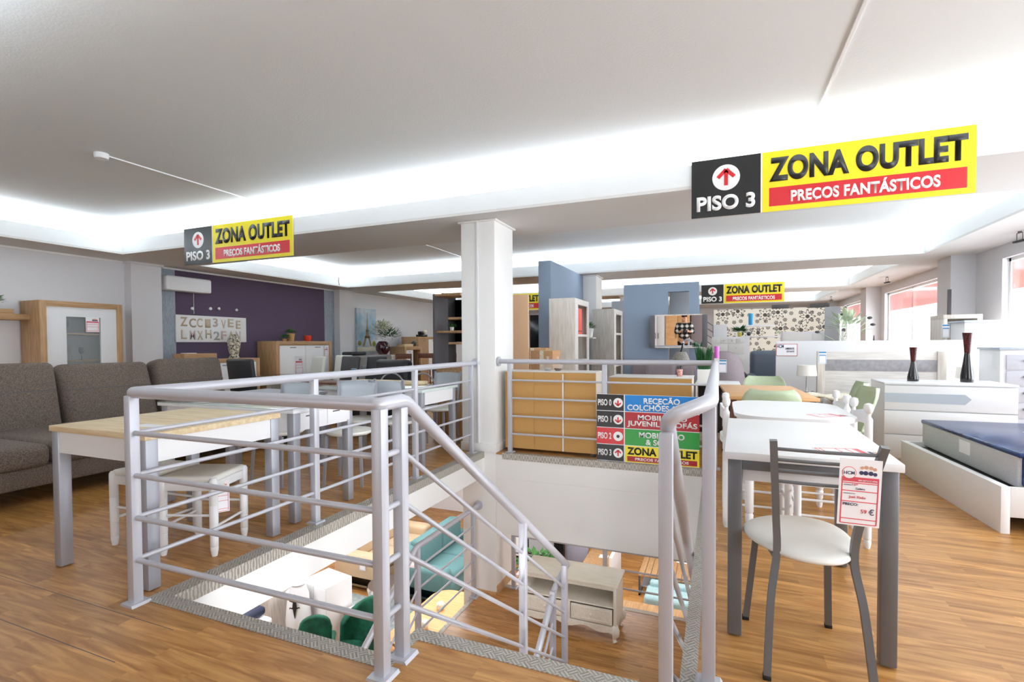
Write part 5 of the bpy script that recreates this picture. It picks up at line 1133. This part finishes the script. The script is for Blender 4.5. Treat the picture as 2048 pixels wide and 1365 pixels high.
# ================= BEHIND THE CAMERA, SEEN IN THE MIRROR =================
def wardrobe(label,x0,x1,y0,y1,h,m):
    t=thing('wardrobe',label,'wardrobe',((x0+x1)/2,(y0+y1)/2,0)); bxs('body',m,t,x0,x1,y0,y1-.02,0,h)
    w=(x1-x0)/2
    for i in range(2): d=bxs('door',m,t,x0+w*i+.004,x0+w*(i+1)-.004,y1-.02,y1,.04,h-.03); bxs('handle','steel',d,x0+w+(-.06 if i==0 else .04),x0+w+(-.04 if i==0 else .06),y1,y1+.02,.9,1.1)
wardrobe('dark wood wardrobe behind the camera, reflected at the left of the mirror',-2.2,-1.1,-3.2,-2.6,2.0,grain('dark oak','5d4a3c','75604f',2))
wardrobe('white wardrobe behind the camera, reflected in the mirror beside the dark one',-1.05,-.55,-3.2,-2.6,1.9,'white')
wardrobe('beech wardrobe behind the camera, reflected beside the person',-.5,.3,-3.4,-2.8,2.1,'beech')
wardrobe('purple grey wardrobe behind the camera, reflected at the right of the mirror',.35,1.5,-3.4,-2.8,2.1,'taupe')
# person with a plaid shirt standing behind the camera
def plaid():
    m=bpy.data.materials.new('plaid shirt'); m.use_nodes=True; nt=m.node_tree; N=nt.nodes.new; L=nt.links.new; b=nt.nodes['Principled BSDF']; b.inputs['Roughness'].default_value=.9
    tc=N('ShaderNodeTexCoord'); fs=[]
    for d in('X','Z'):
        w=N('ShaderNodeTexWave'); w.bands_direction=d; w.inputs['Scale'].default_value=2.2; L(tc.outputs['Object'],w.inputs[0]); fs.append(w)
    a=N('ShaderNodeMath'); a.operation='ADD'; L(fs[0].outputs['Fac'],a.inputs[0]); L(fs[1].outputs['Fac'],a.inputs[1])
    r=N('ShaderNodeValToRGB'); r.color_ramp.elements[0].position=.45; r.color_ramp.elements[1].position=.85; mm=N('ShaderNodeMath'); mm.operation='MULTIPLY'; mm.inputs[1].default_value=.5; L(a.outputs[0],mm.inputs[0]); L(mm.outputs[0],r.inputs[0])
    r.color_ramp.elements[0].color=lin('1c1d21'); r.color_ramp.elements[1].color=lin('e6e4dd'); L(r.outputs[0],b.inputs['Base Color']); return m
def skin(name,verts,edges,rad,m,parent,sub=2):
    me=bpy.data.meshes.new(name); me.from_pydata([Vector(v) for v in verts],edges,[]); o=bpy.data.objects.new(name,me); COL.objects.link(o); o.parent=parent
    md=o.modifiers.new('skin','SKIN'); md.use_smooth_shade=True
    for v,r in zip(me.skin_vertices[0].data,rad): v.radius=r if isinstance(r,tuple) else (r,r)
    me.skin_vertices[0].data[0].use_root=True; s=o.modifiers.new('sub','SUBSURF'); s.levels=sub; s.render_levels=sub; me.materials.append(M[m] if isinstance(m,str) else m); return o
t=thing('person','person in a black and white plaid shirt holding a camera, seen in the mirror','person',(0,-.52,0))
V=[(0,0,.92),(0,0,1.12),(0,-.01,1.36),(0,.0,1.47),(0,.02,1.56),(0,.03,1.66),(.10,0,.86),(.11,.01,.48),(.12,-.01,.08),(.12,.10,.03),(-.10,0,.86),(-.11,.01,.48),(-.12,-.01,.08),(-.12,.10,.03),(.19,0,1.40),(.25,.06,1.14),(.11,.30,1.20),(-.19,0,1.40),(-.25,.06,1.14),(-.11,.30,1.20)]
E_=[(0,1),(1,2),(2,3),(3,4),(4,5),(0,6),(6,7),(7,8),(8,9),(0,10),(10,11),(11,12),(12,13),(2,14),(14,15),(15,16),(2,17),(17,18),(18,19)]
Rr=[(.16,.11),(.15,.105),(.18,.11),.06,(.085,.095),(.075,.09),.09,.062,.042,.035,.09,.062,.042,.035,.062,.045,.03,.062,.045,.03]
body=skin('body',V,E_,Rr,'tan',t)
skin('shirt',[(0,0,.88),(0,0,1.10),(0,-.01,1.34),(0,0,1.44),(.19,0,1.40),(.25,.06,1.14),(.15,.24,1.18),(-.19,0,1.40),(-.25,.06,1.14),(-.15,.24,1.18)],[(0,1),(1,2),(2,3),(2,4),(4,5),(5,6),(2,7),(7,8),(8,9)],[(.19,.14),(.18,.135),(.21,.14),.085,.085,.065,.05,.085,.065,.05],plaid(),t)
skin('trousers',[(0,0,.93),(.10,0,.82),(.11,.01,.48),(.12,-.01,.09),(-.10,0,.82),(-.11,.01,.48),(-.12,-.01,.09)],[(0,1),(1,2),(2,3),(0,4),(4,5),(5,6)],[(.17,.13),.11,.08,.06,.11,.08,.06],mat('dark trousers','2b2a2c',.8),t)
MB().sph((0,.015,1.70),.098,1.05,16,.9,1.0).build('hair',mat('dark hair','2a201a',.8),t,world=False)
for s in(-1,1):
    MB().sph((s*.032,.115,1.67),.011,1,8).build('eye','black',t,world=False); MB().sph((s*.083,.02,1.66),.022,1.4,8,.4,.8).build('ear','tan',t,world=False)
    MB().box(s*.12-.045,s*.12+.045,-.06,.19,0,.07,bev=.025,seg=3).build('shoe','black',t,world=False)
    hb=Vector((s*.105,.315,1.20)); vs=[hb,hb+Vector((-s*.02,.05,.01))]; es=[(0,1)]; rs=[(.022,.032),(.02,.035)]
    for k in range(4):
        b0=hb+Vector((-s*.035,.075,.035-.02*k)); i=len(vs); vs+=[b0,b0+Vector((-s*.03,.012,0)),b0+Vector((-s*.045,-.012-.002*k,0))]; es+=[(1,i),(i,i+1),(i+1,i+2)]; rs+=[.009,.0085,.008]
    i=len(vs); vs+=[hb+Vector((-s*.03,.02,.04)),hb+Vector((-s*.045,.035,.055))]; es+=[(0,i),(i,i+1)]; rs+=[.011,.009]
    skin('hand',vs,es,rs,'tan',t,1)
MB().cyl((0,.105,1.635),(0,.13,1.64),.012,.008).build('nose','tan',t,world=False)
MB().box(-.022,.022,.108,.118,1.597,1.605,bev=.003).build('mouth','dred',t,world=False)
c=thing('camera_body','small black camera body held by the person in the plaid shirt','camera',(0,-.14,1.25)); c.location=(0,-.12,1.21)
MB().box(-.065,.065,-.035,.02,-.045,.03,bev=.01).build('body','black',c,world=False); MB().cyl((0,.02,-.005),(0,.05,-.005),.03,n=20).build('lens','black',c,world=False)
